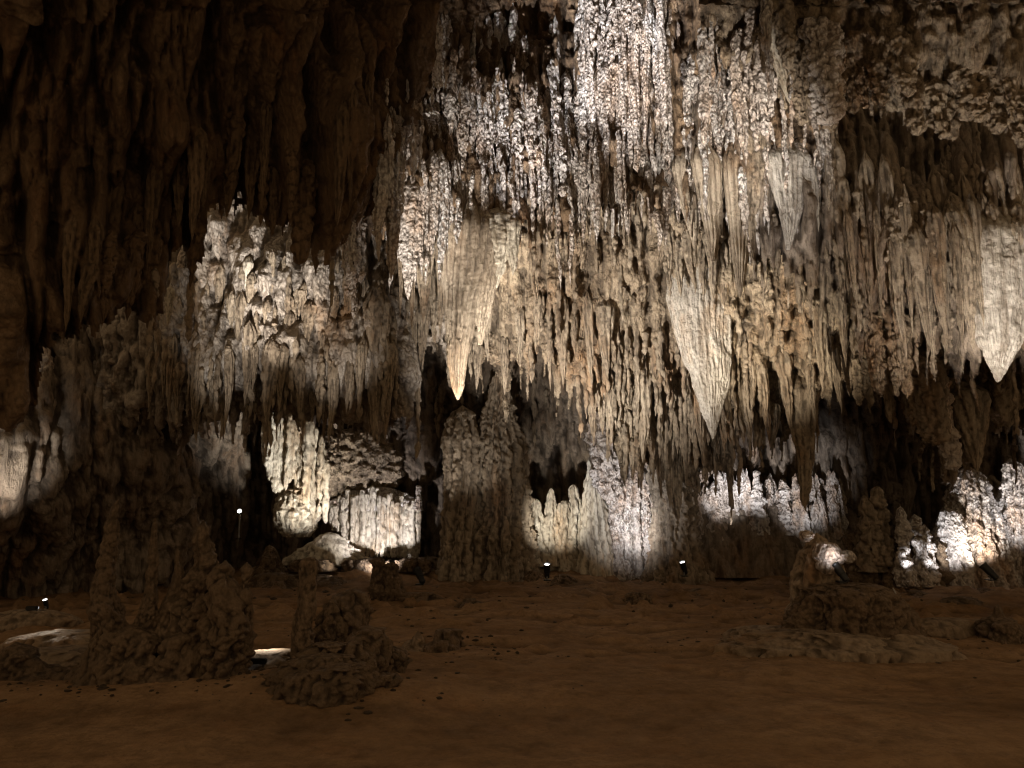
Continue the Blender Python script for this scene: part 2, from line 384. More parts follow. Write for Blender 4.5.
def stand(px, py_top, py_base, wtop, wbase, Y, mat, label, group=None, name='stalagmite', seed=0, flat=1., flute=.08, nfl=7, knob=.03, nt=60, nz=110, knobscale=12, wob=.03, prof=None, rough=.08, lump=.06, cat=None, sink=.12, kind=None):
    """a body standing on the floor or a ledge"""
    if py_base is None: py_base = HOR+CAMZ*F/Y*1.0
    a = V(px, py_top, Y); b = V(px, py_base, Y); H = a[2]-b[2]; r0 = wtop*.5*Y/F; r1 = wbase*.5*Y/F
    if prof is None: pf = [(H, 0), (H*.985, r0*.5), (H*.94, r0), (H*.6, r0+(r1-r0)*.3), (H*.3, r0+(r1-r0)*.6), (0, r1), (-sink, r1*1.1), (-sink*1.2, 0)]
    else: pf = [(H, 0)]+[(H*t, w*.5*Y/F) for t, w in prof]+[(-sink, prof[-1][1]*.52*Y/F), (-sink*1.2, 0)]
    me = body_mesh(name, pf, nt=nt, nz=nz, flat=flat, flute=flute, nfl=nfl, knob=knob, seed=seed, knobscale=knobscale, wob=wob, rough=rough, lump=lump)
    o = link(name, me, mat, loc=(b[0], Y, b[2]))
    return tag(o, label, cat or name.replace('_', ' '), group, kind)

# ================================================================== THE SETTING
# --- floor, one sheet, finer where it is near
FLOOR = {}
def floor_h(x, y):
    Y_, U_, Z_ = FLOOR['Y'], FLOOR['U'], FLOOR['Z']
    i = int(np.argmin(np.abs(Y_-y))); j = int(np.clip(np.searchsorted(U_, x/max(y, 7)), 0, len(U_)-1)); return float(Z_[i, j])
def build_floor():
    py = np.concatenate([np.linspace(541, 700, 190), np.linspace(701, 1500, 160)])
    Yr = floorY(py); Yr = np.concatenate([[60, 44], Yr[Yr < 40]])
    u = np.linspace(-1.5, 1.5, 620)
    YY, U = np.meshgrid(Yr, u, indexing='ij'); XX = U*np.maximum(YY, 7)
    z = .055*fbm(XX*.7, YY*.7, 0*XX, 3, 3)+.012*rfbm(XX*1.6, YY*3.2, 0*XX, 4, 61)*sstep(5.5, 9, YY)-.05*sstep(.35, .8, rfbm(XX*1.3, YY*1.9, 0*XX, 4, 71))*sstep(6, 9, YY)+.05*sstep(.3, .45, rfbm(XX*.5, YY*.9, 0*XX+3, 4, 81))*sstep(7, 9.5, YY)+.02*fbm(XX*2.1, YY*2.6, 0*XX, 4, 8)*sstep(6, 14, YY)+.006*fbm(XX*12, YY*12, 0*XX, 3, 5)
    rid = 1-np.abs(fbm(XX*.8+2, YY*1.6, 0*XX, 3, 31)); z += .09*sstep(.86, .99, rid)*sstep(9, 12, YY)
    # rimmed basin at the left, pits beside the stalagmites
    def hump(x, y, rx, ry, h):
        nonlocal z
        d = ((XX-x)/rx)**2+((YY-y)/ry)**2; z = z+h*np.exp(-d)
    hump(-3.1, 6.9, 2.0, .6, .10); hump(-1.75, 7.0, .7, .45, .10)
    hump(4.0, 9.6, 1.3, .7, .10)
    hump(-6.9, 10.2, 2.3, 1.3, -.16); hump(-3.05, 8.3, .45, .7, -.10)
    hump(-2.6, 17.5, 3., .7, .12); hump(0, 18.6, 12, .7, .14); hump(7.5, 13.5, 3, .6, .10)
    z = np.where(YY < 5, z*.6, z)
    FLOOR.update(Y=Yr, U=u, Z=z)
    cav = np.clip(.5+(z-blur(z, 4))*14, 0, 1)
    P = np.stack([XX, YY, z], -1); idx = np.arange(XX.size).reshape(XX.shape)
    q = np.stack([idx[:-1, :-1], idx[1:, :-1], idx[1:, 1:], idx[:-1, 1:]], -1).reshape(-1, 4)
    o = link('ground', make_mesh('ground', P.reshape(-1, 3), q, cav.ravel()), M['floor'])
    tag(o, 'reddish brown silt floor of the cave', None, None, 'structure')
build_floor()

# --- far shell: closes the cave behind and above
S = 'structure'
dep = table([-900, 0, 512, 1024, 1900], [-700, -250, 100, 330, 450, 640], [[13]*5, [17]*5, [22]*5, [21]*5, [21.5]*5, [21.5]*5])
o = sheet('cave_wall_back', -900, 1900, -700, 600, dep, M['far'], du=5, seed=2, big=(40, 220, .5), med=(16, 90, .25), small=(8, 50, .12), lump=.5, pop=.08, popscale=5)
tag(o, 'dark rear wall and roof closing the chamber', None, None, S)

# --- F: back wall band behind the columns
dep = table([-300, 0, 150, 260, 330, 440, 560, 620, 700, 850, 930, 1024, 1400], [280, 340, 420, 500, 600],
  [[15, 15, 15.6, 16.2, 16.5, 16.8, 16.6, 16.3, 16.3, 16.4, 16.3, 16, 15],
   [15, 15.2, 16.4, 18.2, 18.2, 18.8, 19.0, 17.8, 17.8, 18, 18, 17, 15],
   [15, 15.4, 17.4, 19.6, 19.4, 20, 20.2, 19.4, 19.4, 19.8, 19.6, 18.2, 16],
   [15, 15.4, 18, 20.4, 20, 20.4, 20.4, 19.8, 19.8, 20.2, 20, 18.6, 16],
   [15.4, 15.8, 18.2, 20.6, 20.4, 20.6, 20.6, 20.2, 20.2, 20.4, 20.2, 19, 16.5]])
o = sheet('cave_wall', -300, 1400, 280, 600, dep, M['grey'], du=2.2, seed=5, big=(16, 90, .4), med=(7, 50, .18), small=(3, 26, .07), lump=.4, pop=.07, popscale=8,
   top=[(-300, 290), (150, 310), (1400, 290)])
tag(o, 'fluted rear cave wall behind the columns', None, None, S)

# --- G: left wall, dark with the lit shoulder at its left
dep = table([-400, -60, 30, 80, 160, 230], [290, 340, 400, 470, 540, 620],
  [[11, 13.5, 14, 14.3, 14.6, 15.5], [11, 13, 13.6, 14, 14.4, 15.5], [11, 12.4, 12.8, 13.5, 14.2, 16], [11, 12.0, 12.4, 13.6, 14.6, 17], [11.5, 13, 13.8, 14.8, 15.6, 18], [12, 13.5, 14.4, 15.2, 16, 18.5]])
o = sheet('cave_wall_left', -400, 228, 290, 610, dep, M['grey'], du=2, seed=8, lump=.3, pop=.06, popscale=8,
   top=[(-400, 300), (-60, 430), (5, 425), (20, 405), (33, 392), (60, 350), (110, 310), (228, 300)], right=[(225, 290), (200, 400), (190, 430), (180, 470), (196, 520), (190, 620)])
tag(o, 'dark rough left side wall with a lit shoulder', None, None, S)

# --- E: left middle mass
dep = table([90, 160, 210, 330, 400, 460], [120, 220, 300, 360, 430, 520], [[14.6]*6, [14.1, 14.1, 14.0, 13.8, 14, 14.4], [14.0, 13.9, 13.6, 13.3, 13.6, 14.4], [13.9, 13.7, 13.4, 13.1, 13.6, 14.8], [14.6, 14.4, 14.2, 14.0, 14.4, 15.4], [16]*6])
o = sheet('hanging_rock_left', 96, 462, 120, 500, dep, M['crest'], du=1.7, seed=12, big=(17, 90, .3), fringe=(12, 60, 4, 10), lump=.3, pop=.055, popscale=9,
   bottom=[(90, 390), (150, 405), (178, 425), (195, 400), (235, 415), (260, 398), (300, 405), (345, 415), (372, 420), (390, 415), (402, 392), (415, 360), (430, 330), (462, 330)],
   top=[(96, 330), (108, 318), (115, 330), (128, 305), (150, 320), (158, 300), (172, 275), (179, 262), (186, 275), (193, 270), (197, 225), (203, 190), (215, 125), (462, 122)])
tag(o, 'left hanging rock mass with pale lit crest', None, None, S)

# --- D: central and right rough mass
bot = [(395, 250), (420, 262), (440, 300), (450, 330), (478, 340), (500, 362), (520, 352), (545, 338), (575, 345), (592, 372), (600, 405), (620, 440), (650, 462), (700, 470), (728, 452), (742, 420), (760, 412), (790, 430), (815, 405), (830, 372), (850, 360), (880, 385), (905, 398), (925, 430), (950, 470), (965, 450), (985, 405), (1024, 430), (1400, 480)]
dep = table([390, 450, 520, 580, 650, 740, 850, 950, 1024, 1400], [60, 200, 280, 330, 400, 470, 560],
  [[14]*9+[13], [13.6, 13.6, 13.8, 14, 14, 14.2, 14.2, 13.6, 13, 12], [14.6, 14.4, 14.4, 14.2, 14.3, 14.0, 13.6, 13.6, 13, 12], [15.2, 15, 14.9, 14.7, 14.8, 14.4, 14.0, 14.0, 13.4, 12.4],
   [16, 15.8, 16.4, 16.2, 15.8, 15.6, 15.0, 14.8, 14.2, 13], [16.4, 16.2, 16.8, 16.6, 16.2, 16, 15.6, 15.2, 14.8, 13.5], [17]*9+[14]])
def pmD(X, Y): return .35+1.1*sstep(-.1, .5, fbm(X/130, Y/90, 0*X+3, 2, 77)+.9*np.exp(-((X-800)/130)**2-((Y-320)/70)**2))
o = sheet('hanging_rock_centre', 392, 1400, 60, 560, dep, M['wall'], du=1.7, seed=21, big=(20, 110, .32), med=(7, 60, .15), small=(2.6, 26, .06), fringe=(14, 90, 4, 12), lump=.4, pop=.12, popscale=8.5, popmask=pmD, bottom=bot)
tag(o, 'broad tan rock mass hanging over the middle of the chamber', None, None, S)

# --- C2: right drapes
bot = [(690, 190), (720, 200), (760, 230), (790, 260), (830, 300), (860, 300), (900, 320), (940, 330), (955, 345), (1000, 330), (1060, 390), (1400, 430)]
dep = table([690, 800, 900, 1024, 1400], [60, 140, 240, 340, 460], [[13, 12.8, 12.4, 12, 10], [12.8, 12.5, 12, 11.5, 9.5], [12.8, 12.4, 11.8, 11.3, 9.5], [13.6, 13, 12.4, 11.8, 10], [14]*4+[11]])
o = sheet('hanging_rock_right', 690, 1400, 60, 470, dep, M['grey'], du=1.8, seed=33, big=(15, 150, .28), med=(6, 95, .13), small=(2.6, 50, .05), fringe=(30, 95, 5, 13), lump=.22, pop=.02, flute=.09, bottom=bot, lean=.0)
tag(o, 'grey fluted curtain rock at the right', None, None, S)

# --- C: right top popcorn overhang
bot = [(690, 30), (740, 60), (790, 95), (830, 110), (850, 90), (880, 100), (920, 110), (960, 108), (1000, 100), (1060, 110), (1400, 160)]
dep = table([690, 850, 1024, 1400], [-420, -200, 0, 60, 120, 220], [[5, 5, 5, 5], [8, 8, 8, 7], [11.6, 10.6, 10.0, 8.5], [11.8, 10.9, 10.2, 8.8], [12.4, 11.6, 11, 9], [13]*4])
o = sheet('cave_ceiling_right', 700, 1400, -420, 230, dep, M['wall'], du=2, seed=41, big=(18, 60, .3), med=(8, 34, .14), small=(3, 16, .05), fringe=(10, 38, 4, 11), lump=.35, pop=.11, popscale=6.5, bottom=bot)
tag(o, 'knobbly brown ceiling overhang at upper right', None, None, S)

# --- B: upper centre mass behind the white strands
bot = [(340, 150), (360, 235), (385, 215), (405, 225), (430, 235), (470, 225), (520, 215), (560, 205), (600, 200), (640, 190), (670, 175), (720, 200), (780, 190), (820, 150)]
dep = table([300, 400, 500, 600, 700, 820], [-420, -200, -60, 20, 100, 250], [[5]*6, [8]*6, [11, 12, 13, 13, 12, 11.5], [11, 12.2, 14.2, 13.5, 12.8, 12.2], [11.4, 12.2, 13.0, 13.0, 12.9, 12.4], [12.4, 12.8, 13.2, 13.4, 13.2, 12.8]])
o = sheet('cave_ceiling_centre', 340, 820, -420, 300, dep, M['umber'], du=1.8, seed=51, big=(12, 110, .3), med=(6, 70, .15), small=(2.6, 30, .06), fringe=(20, 100, 4, 9), ragged=16, lump=.4, pop=.07, popscale=9, flute=.08, bottom=bot)
tag(o, 'central ceiling mass behind the white strands', None, None, S)

# --- A: near left ceiling, unlit
bot = [(-500, 620), (-100, 470), (-20, 432), (0, 418), (12, 400), (24, 392), (32, 350), (45, 318), (60, 330), (78, 300), (100, 312), (120, 296), (135, 312), (150, 306), (160, 286), (170, 262), (176, 236), (184, 236), (190, 276), (196, 260), (200, 222), (212, 196), (222, 210), (232, 190), (240, 218), (246, 195), (262, 218), (276, 224), (286, 206), (293, 225), (300, 248), (312, 250), (318, 272), (326, 240), (345, 215), (360, 212), (376, 170), (392, 130), (420, 60)]
dep = table([-500, 0, 120, 240, 340, 420], [-500, -250, 0, 120, 240, 440, 700], [[3.5]*6, [5, 5.5, 5.8, 6.2, 7, 8], [6.5, 7.2, 7.8, 8.4, 9.5, 10.6], [7, 7.8, 8.3, 9, 10, 11], [7.4, 8.4, 9, 9.8, 10.6, 11.4], [8, 9, 10, 11, 11, 11], [8]*6])
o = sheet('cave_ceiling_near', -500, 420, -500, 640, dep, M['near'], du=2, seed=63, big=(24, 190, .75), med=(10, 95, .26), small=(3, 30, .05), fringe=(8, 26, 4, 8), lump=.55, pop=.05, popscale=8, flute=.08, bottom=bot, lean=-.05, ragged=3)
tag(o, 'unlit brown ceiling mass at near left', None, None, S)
M['tanpale'] = rock_mat('pale_tan_flowstone', (.58, .49, .38), (.40, .31, .22), (.14, .10, .065), .85, .7, knob=.2)
M['shield'] = rock_mat('shield_calcite', (.68, .63, .56), (.50, .44, .36), (.2, .155, .11), .75, .75, knob=.5, crev=.6)
# ================================================================== THINGS
# --- hand placed stalactites
H = hang
big = 'hero stalactites'
blade([(175, 438, 500), (230, 440, 500), (270, 441, 492), (300, 444, 480), (330, 446, 474), (360, 448, 467), (385, 451, 464), (395, 455, 461), (400, 457, 459)], 13.7, M['tanpale'], 'big tan fluted stalactite left of centre whose tip almost touches the column below', thick=.6, seed=3, nfl=17, flute=.17, knob=.012, back=1.2)
blade([(200, 468, 514), (235, 472, 512), (265, 476, 503), (300, 477, 493), (325, 477, 487), (345, 478, 482)], 13.4, M['tanpale'], 'fluted stalactite fused to the right side of the big tan one', thick=.6, seed=5, nfl=13, flute=.2, knob=.012, nt=110)
H(498, 288, 215, 30, 13.1, M['cream'], 'stubby cream stalactite in the warm lit patch near the centre', seed=7, flute=.2, knob=.02, nfl=8, nt=70, nz=140)
H(512, 276, 220, 20, 13.2, M['cream'], 'small cream stalactite just right of the warm lit patch', seed=8, flute=.2, nfl=7)
blade([(215, 676, 722), (262, 668, 728), (300, 667, 732), (330, 674, 731), (360, 683, 731), (385, 693, 729), (405, 700, 723), (420, 705, 719), (433, 710, 716), (439, 712, 714)], 13.1, M['shield'], 'broad pale shield shaped stalactite right of centre', thick=.32, seed=11, nfl=30, flute=.10, knob=.022, knobscale=17, back=.8, rootrow=290, off=-.02)
blade([(185, 952, 1050), (262, 955, 1052), (300, 964, 1042), (318, 968, 1033), (345, 979, 1021), (362, 987, 1011), (375, 993, 1004), (382, 996, 1000)], 11.4, M['shield'], 'broad white shield shaped stalactite at the right edge', thick=.32, seed=12, nfl=32, flute=.09, knob=.03, knobscale=16, back=.8, rootrow=250, off=0)
H(966, 352, 210, 26, 11.5, M['tan'], 'narrow grey stalactite beside the white shield at the right', seed=13, flute=.2, nfl=9, nt=70, nz=160)
blade([(125, 716, 756), (170, 722, 756), (210, 727, 753), (250, 732, 749), (280, 736, 745), (298, 739, 741)], 12.6, M['tanpale'], 'long slim stalactite with a white tip above the knobbly wall', thick=.6, seed=14, nfl=13, flute=.18, knob=.01)
blade([(130, 684, 720), (170, 692, 722), (210, 700, 722), (240, 707, 719), (262, 711, 715)], 12.5, M['tanpale'], 'pale grey drape left of the long slim stalactite', thick=.6, seed=15, nfl=11, flute=.2, knob=.01, nt=110)
blade([(140, 668, 698), (180, 674, 702), (210, 682, 701), (235, 690, 698), (246, 693, 695)], 12.5, M['tanpale'], 'leftmost hanging blade of the fan of drapes right of centre', thick=.6, seed=16, nfl=9, flute=.22, knob=.01, nt=100)
H(757, 258, 130, 26, 12.5, M['tan'], 'fourth hanging blade of the fan, right of the long slim stalactite', seed=17, flute=.24, nfl=7, nt=70, nz=160, tilt=.05)
blade([(130, 758, 812), (165, 764, 812), (190, 772, 808), (215, 780, 801), (235, 784, 795), (250, 786, 790)], 12.2, M['shield'], 'pale lit drape with a ragged tip among the right drapes', thick=.4, seed=18, nfl=15, flute=.2, knob=.02)
blade([(150, 800, 822), (190, 803, 820), (215, 807, 817), (235, 812, 815)], 12.2, M['shield'], 'small pale drape right of the ragged one', thick=.5, seed=118, nfl=9, flute=.2, knob=.015, nt=90)
H(803, 238, 150, 16, 11.9, M['white'], 'thin white stalactite over the small pale drape', seed=19, flute=.2, nfl=6)
H(816, 232, 165, 12, 11.9, M['cream'], 'short pale stalactite at the end of the white lit drapes', seed=20, flute=.2, nfl=6)
H(774, 106, 20, 26, 11.4, M['cream'], 'smooth pale stalactite slanting at the top right of the white strands', seed=21, flute=.14, nfl=10, nt=70, nz=150, tilt=-.14)
H(826, 126, 24, 30, 10.9, M['white'], 'thick grey white knobbly stalactite under the upper right overhang', taper='blunt', seed=22, flute=.25, nfl=9, knob=.07, nt=110, nz=200, knobscale=9)
H(804, 512, 388, 27, 14.0, M['tan'], 'long dark carrot shaped stalactite reaching down near the right mound', taper='carrot', seed=23, flute=.2, nfl=8, nt=60, nz=160, wob=.06)
H(938, 472, 372, 18, 13.2, M['white'], 'bead studded stalactite with a lit tip at the right', seed=24, taper='blunt', knob=.06, knobscale=11, nt=60, nz=150, tilt=-.12)
H(926, 446, 360, 30, 13.4, M['tan'], 'knobbly blunt stalactite left of the bead studded one', taper='blunt', seed=25, knob=.06, nt=80, nz=150, tilt=-.1)
H(973, 472, 390, 36, 12.8, M['tan'], 'brown cone stalactite below the right shield', seed=26, flute=.2, nfl=8, nt=70, nz=140)
H(606, 378, 305, 18, 13.9, M['tan'], 'small pale tongue stalactite over the dark arch', seed=27, flute=.2, nfl=8)
H(410, 300, 190, 28, 12.4, M['white'], 'white stalactite with a long needle tip at the left of the strands', seed=28, flute=.25, nfl=8, knob=.03, nt=70, nz=170)
H(392, 281, 170, 20, 12.3, M['white'], 'short white stalactite left of the needle tipped one', seed=29, flute=.25, nfl=7, knob=.03, nt=60, nz=150)
H(379, 262, 165, 13, 12.2, M['white'], 'thin white stalactite at the left end of the bright group', seed=30, flute=.2, nfl=7, knob=.03)
H(424, 322, 240, 20, 13.3, M['tan'], 'dim tan stalactite between the needle tipped one and the big tan one', seed=31, flute=.2, nfl=7)
H(246, 308, 262, 11, 13.1, M['cream'], 'small cream stalactite hanging from the lit left crest', seed=32, flute=.15, nfl=6)
H(168, 327, 290, 10, 13.7, M['cream'], 'tiny pale stalactite under the left spike', seed=33, flute=.15, nfl=6)
H(375, 442, 300, 26, 13.2, M['tan'], 'long grey stalactite at the right end of the left hanging mass', seed=34, flute=.24, nfl=8, nt=70, nz=180)
H(388, 440, 320, 16, 13.4, M['tan'], 'slim grey stalactite beside the long one of the left mass', seed=35, flute=.2, nfl=7)
H(196, 417, 350, 16, 13.3, M['tan'], 'dim stalactite under the left crest, second from the dark opening', seed=36, flute=.2, nfl=7)
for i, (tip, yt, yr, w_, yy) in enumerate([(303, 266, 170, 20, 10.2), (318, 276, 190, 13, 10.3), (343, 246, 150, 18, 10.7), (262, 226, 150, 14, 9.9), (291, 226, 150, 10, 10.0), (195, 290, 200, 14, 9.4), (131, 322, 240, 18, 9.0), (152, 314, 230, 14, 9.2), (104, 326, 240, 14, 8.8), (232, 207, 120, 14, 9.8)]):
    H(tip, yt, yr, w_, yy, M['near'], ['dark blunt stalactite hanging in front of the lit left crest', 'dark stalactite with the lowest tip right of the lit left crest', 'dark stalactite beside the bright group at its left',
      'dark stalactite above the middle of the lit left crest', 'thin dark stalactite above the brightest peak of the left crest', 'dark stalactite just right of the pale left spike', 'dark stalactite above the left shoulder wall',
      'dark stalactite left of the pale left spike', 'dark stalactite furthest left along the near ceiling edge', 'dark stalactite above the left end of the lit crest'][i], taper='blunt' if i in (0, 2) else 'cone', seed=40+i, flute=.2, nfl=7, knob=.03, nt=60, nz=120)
# --- repeated stalactites: a few shapes, each copied as its own object
R2 = random.Random(5)
def variants(kind, mat, n, seed0):
    out = []
    for k in range(n):
        s = seed0+k
        if kind == 'strand':      # thin, covered in popcorn
            prof = [(.12, 0), (.06, .03), (0, .055), (-.2, .075), (-.4, .06), (-.6, .07), (-.85, .045), (-.97, .025), (-1, 0)]
            me = body_mesh('stalactite', prof, nt=26, nz=150, flute=.2, nfl=3, knob=.05, knobscale=15, rough=.35, wob=.05, seed=s, lump=.25)
        elif kind == 'cone':
            prof = [(.2, 0), (.1, .08), (0, .11), (-.2, .095), (-.55, .06), (-.85, .025), (-1, 0)]
            me = body_mesh('stalactite', prof, nt=40, nz=110, flute=.34, nfl=6, knob=.006, knobscale=16, rough=.07, wob=.03, seed=s, lump=.12)
        elif kind == 'knob':
            prof = [(.2, 0), (.1, .1), (0, .15), (-.3, .13), (-.7, .09), (-.93, .05), (-1, 0)]
            me = body_mesh('stalactite', prof, nt=44, nz=110, flute=.2, nfl=6, knob=.06, knobscale=11, rough=.15, wob=.04, seed=s, lump=.2)
        me.materials.append(mat); out.append(me)
    return out
VS = {'strand': variants('strand', M['white'], 7, 100), 'cone_tan': variants('cone', M['tan'], 6, 200), 'cone_white': variants('cone', M['white'], 4, 220), 'knob': variants('knob', M['white'], 4, 300),
      'knob_tan': variants('knob', M['wall'], 4, 320), 'cone_brown': variants('cone', M['brownstal'], 4, 340)}
BASEW = {'strand': .13, 'cone_tan': .2, 'cone_white': .2, 'knob': .26, 'knob_tan': .26, 'cone_brown': .2}
def scatter(kind, spots, label, group):
    """spots: (px, py_root, py_tip, width_px, Y)"""
    for (px, yr, yt, wpx, Y) in spots:
        ys = surf(px, yr, wpx*.4, Y)
        if abs(ys-Y) < 2.5: Y = ys-.2*wpx*.5*Y/F
        a = V(px, yr, Y); b = V(px, yt, Y); L = a[2]-b[2]
        o = bpy.data.objects.new('stalactite', R2.choice(VS[kind])); col.objects.link(o)
        wm = wpx*Y/F/BASEW[kind]
        o.location = a; o.scale = (wm, wm*.9, L); o.rotation_euler = (R2.uniform(-.03, .03), R2.uniform(-.03, .03), R2.uniform(0, 6.28))
        tag(o, label, 'stalactite', group)
def rnd(n, x0, x1, tipf, Ll, Lh, wl, wh, Y, jy=.3, jt=16):
    out = []
    for i in range(n):
        x = x0+(x1-x0)*(i+R2.uniform(0, 1))/n; t = tipf(x)+R2.gauss(0, 1)*jt; L = R2.uniform(Ll, Lh)
        out.append((x, t-L, t, R2.uniform(wl, wh)*(.6+.5*L/Lh), (Y(x, t) if callable(Y) else Y)+R2.uniform(-jy, jy)))
    return out
ip = lambda *p: (lambda x: float(np.interp(x, [a for a, b in p], [b for a, b in p])))
# bright strands: the dense tall bunch, the middle group, the left hooks
scatter('strand', rnd(30, 582, 662, ip((582, 120), (610, 190), (640, 150), (662, 130)), 90, 190, 4, 8.5, 12.1, .35)+rnd(14, 582, 664, ip((582, 60), (664, 70)), 60, 110, 4, 8, 11.9), 'thin white knobbly strand in the tall bright bunch at the top, right of centre', 'white strands of the tall bright bunch')
scatter('strand', rnd(26, 488, 585, ip((488, 120), (510, 140), (545, 185), (585, 195)), 50, 110, 4, 8, 12.4, .3), 'thin white knobbly strand in the bright group left of the tallest bunch', 'white strands left of the tall bunch')
scatter('strand', [(447, 20, 165, 9, 11.9), (452, 60, 175, 8, 12), (457, 110, 200, 8, 12.1), (412, 78, 132, 6, 12), (403, 110, 140, 10, 12), (431, 105, 138, 12, 12), (438, 25, 90, 7, 11.9), (398, 118, 138, 8, 12.1), (474, 50, 120, 7, 12.2), (466, 90, 150, 6, 12.2)], 'white knobbly strand hanging apart, left of the bright bunches', 'lone white strands at the left')
scatter('strand', rnd(22, 682, 770, ip((682, 150), (720, 165), (750, 120), (770, 130)), 50, 120, 4, 8, 12.0, .3), 'white knobbly strand between the dark cleft and the right overhang', 'white strands right of the dark cleft')
scatter('strand', rnd(12, 344, 362, ip((344, 275), (362, 285)), 25, 60, 3, 6, 12.2, .3), 'tiny white crust strand at the edge of the near dark ceiling', 'crust strands beside the near ceiling')
scatter('cone_white', rnd(16, 560, 680, ip((560, 215), (610, 230), (680, 215)), 35, 70, 6, 12, 12.9, .2), 'pointed white stalactite below the bright bunches', 'white points below the bright bunches')
scatter('cone_white', rnd(16, 384, 470, ip((384, 235), (410, 262), (440, 255), (470, 260)), 45, 100, 7, 14, 12.9, .2), 'pointed white stalactite above and beside the big tan one', 'white points around the big tan stalactite')
scatter('cone_tan', rnd(20, 590, 742, ip((590, 420), (620, 458), (655, 495), (700, 480), (742, 440)), 35, 90, 8, 15, 14.2, .5), 'tan stalactite fringing the mass around the middle column', 'fringe stalactites by the middle column')
scatter('cone_tan', rnd(16, 742, 850, ip((742, 430), (790, 440), (830, 410), (850, 395)), 30, 80, 7, 15, 13.5, .5), 'tan stalactite in the fringe right of the pale shield', 'fringe stalactites right of the pale shield')
scatter('knob_tan', rnd(14, 850, 960, ip((850, 395), (880, 405), (920, 430), (960, 440)), 30, 80, 9, 18, 13.2, .4), 'knobbly tan stalactite above the right rear displays', 'fringe stalactites above the right displays')
scatter('cone_tan', rnd(22, 830, 1024, ip((830, 310), (880, 335), (930, 345), (1024, 300)), 60, 150, 8, 18, 11.9, .4), 'grey hanging blade of the right curtain rock', 'blades of the right curtain')
scatter('knob_tan', rnd(22, 775, 1024, ip((775, 95), (850, 118), (900, 118), (1024, 125)), 25, 60, 9, 20, 10.5, .3), 'brown knobbly stub under the upper right overhang', 'stubs of the upper right overhang')
scatter('cone_tan', rnd(26, 150, 400, ip((150, 412), (200, 420), (260, 405), (330, 425), (400, 395)), 25, 80, 6, 13, 13.4, .3), 'dim tan stalactite in the fringe of the left hanging mass', 'fringe stalactites of the left mass')
scatter('cone_tan', rnd(14, 215, 400, ip((215, 350), (400, 345)), 25, 60, 6, 11, 13.1, .2), 'dim tan stalactite partway down the face of the left hanging mass', 'face stalactites of the left mass')
scatter('cone_tan', rnd(14, 395, 450, ip((395, 330), (450, 370)), 40, 110, 7, 14, 14.6, .3), 'shaded stalactite in the dark gap left of the big tan one', 'shaded stalactites left of the big tan one')
scatter('cone_tan', rnd(9, 470, 600, ip((470, 385), (530, 372), (600, 400)), 30, 90, 7, 14, 15.4, .4), 'shaded stalactite hanging in the mouth of the dark arch', 'stalactites in the arch mouth')
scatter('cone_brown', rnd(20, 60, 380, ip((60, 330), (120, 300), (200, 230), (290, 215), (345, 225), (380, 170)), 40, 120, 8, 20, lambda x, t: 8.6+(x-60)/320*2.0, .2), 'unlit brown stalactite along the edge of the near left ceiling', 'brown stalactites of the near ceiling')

# --- pale spikes standing on the left masses
def st(*a, **k): return stand(*a, **k)
st(40, 335, 408, 7, 19, 13.2, M['white'], 'pale knobbly spike standing on the lit left shoulder', seed=61, knob=.05, nt=50, nz=120, knobscale=11, cat='stalagmite')
st(178, 244, 312, 4, 22, 14.2, M['white'], 'pale pointed spike left of the lit crest', seed=62, knob=.03, cat='stalagmite')
st(12, 415, 470, 6, 22, 13.0, M['white'], 'lit narrow spike at the left picture edge', seed=63, knob=.03, cat='stalagmite')
for i, (x, yt, yb, w_) in enumerate([(120, 303, 350, 14)]):
    st(x, yt, yb, 4, w_*1.3, surf(x, yb, 4, 14.1, .5)+.22, M['crest'], 'dim pointed peak left of the pale pointed spike', seed=64+i, knob=.06, sink=.3, flute=.3, nt=80, nz=130, knobscale=9, cat='stalagmite')

# --- rear columns and draperies
st(461, 405, None, 6, 34, 17.6, M['tan'], 'narrow pale edged column under the tip of the big stalactite', name='column', seed=71, flute=.24, nfl=9, knob=.03, knobscale=16, nt=110, nz=200, prof=[(.95, 20), (.8, 34), (.6, 32), (.4, 30), (.15, 34), (0, 44)])
st(500, 372, None, 20, 70, 17.9, M['tan'], 'thick tan column right of the pale edged column', name='column', seed=72, flute=.26, nfl=15, nt=160, nz=240, knob=.035, knobscale=16, prof=[(.97, 12), (.85, 22), (.76, 34), (.6, 46), (.4, 52), (.25, 50), (.18, 62), (.1, 56), (0, 72)])
st(676, 400, None, 40, 46, 17.4, M['tan'], 'tall dark brown column joining floor and ceiling right of the lit wall', name='column', seed=73, flute=.22, nfl=11, nt=130, nz=240, knob=.035, knobscale=15, prof=[(.97, 52), (.7, 46), (.4, 38), (.15, 44), (0, 62)])
st(610, 398, 505, 24, 34, 17.6, M['white'], 'knobbly pale pillar hanging beside the dark hollow', name='pillar', seed=74, flute=.1, knob=.09, nt=100, nz=120, prof=[(.95, 26), (.65, 36), (.4, 30), (.2, 20), (0, 5)], cat='rock pillar', sink=.01)
st(596, 446, None, 10, 34, 18.0, M['cream'], 'smooth pale fluted drapery left of the lit wall', name='drapery', seed=75, flute=.35, nfl=11, nt=120, nz=150, knob=0, prof=[(.95, 6), (.8, 12), (.6, 20), (.3, 28), (0, 36)], flat=.6)
st(634, 432, None, 14, 56, 18.3, M['white'], 'bright white flowstone face beside the dark column', name='flowstone', seed=76, flute=.25, nfl=17, nt=150, nz=170, knob=.035, knobscale=15, prof=[(.97, 10), (.85, 26), (.6, 44), (.35, 54), (0, 60)], flat=.6)
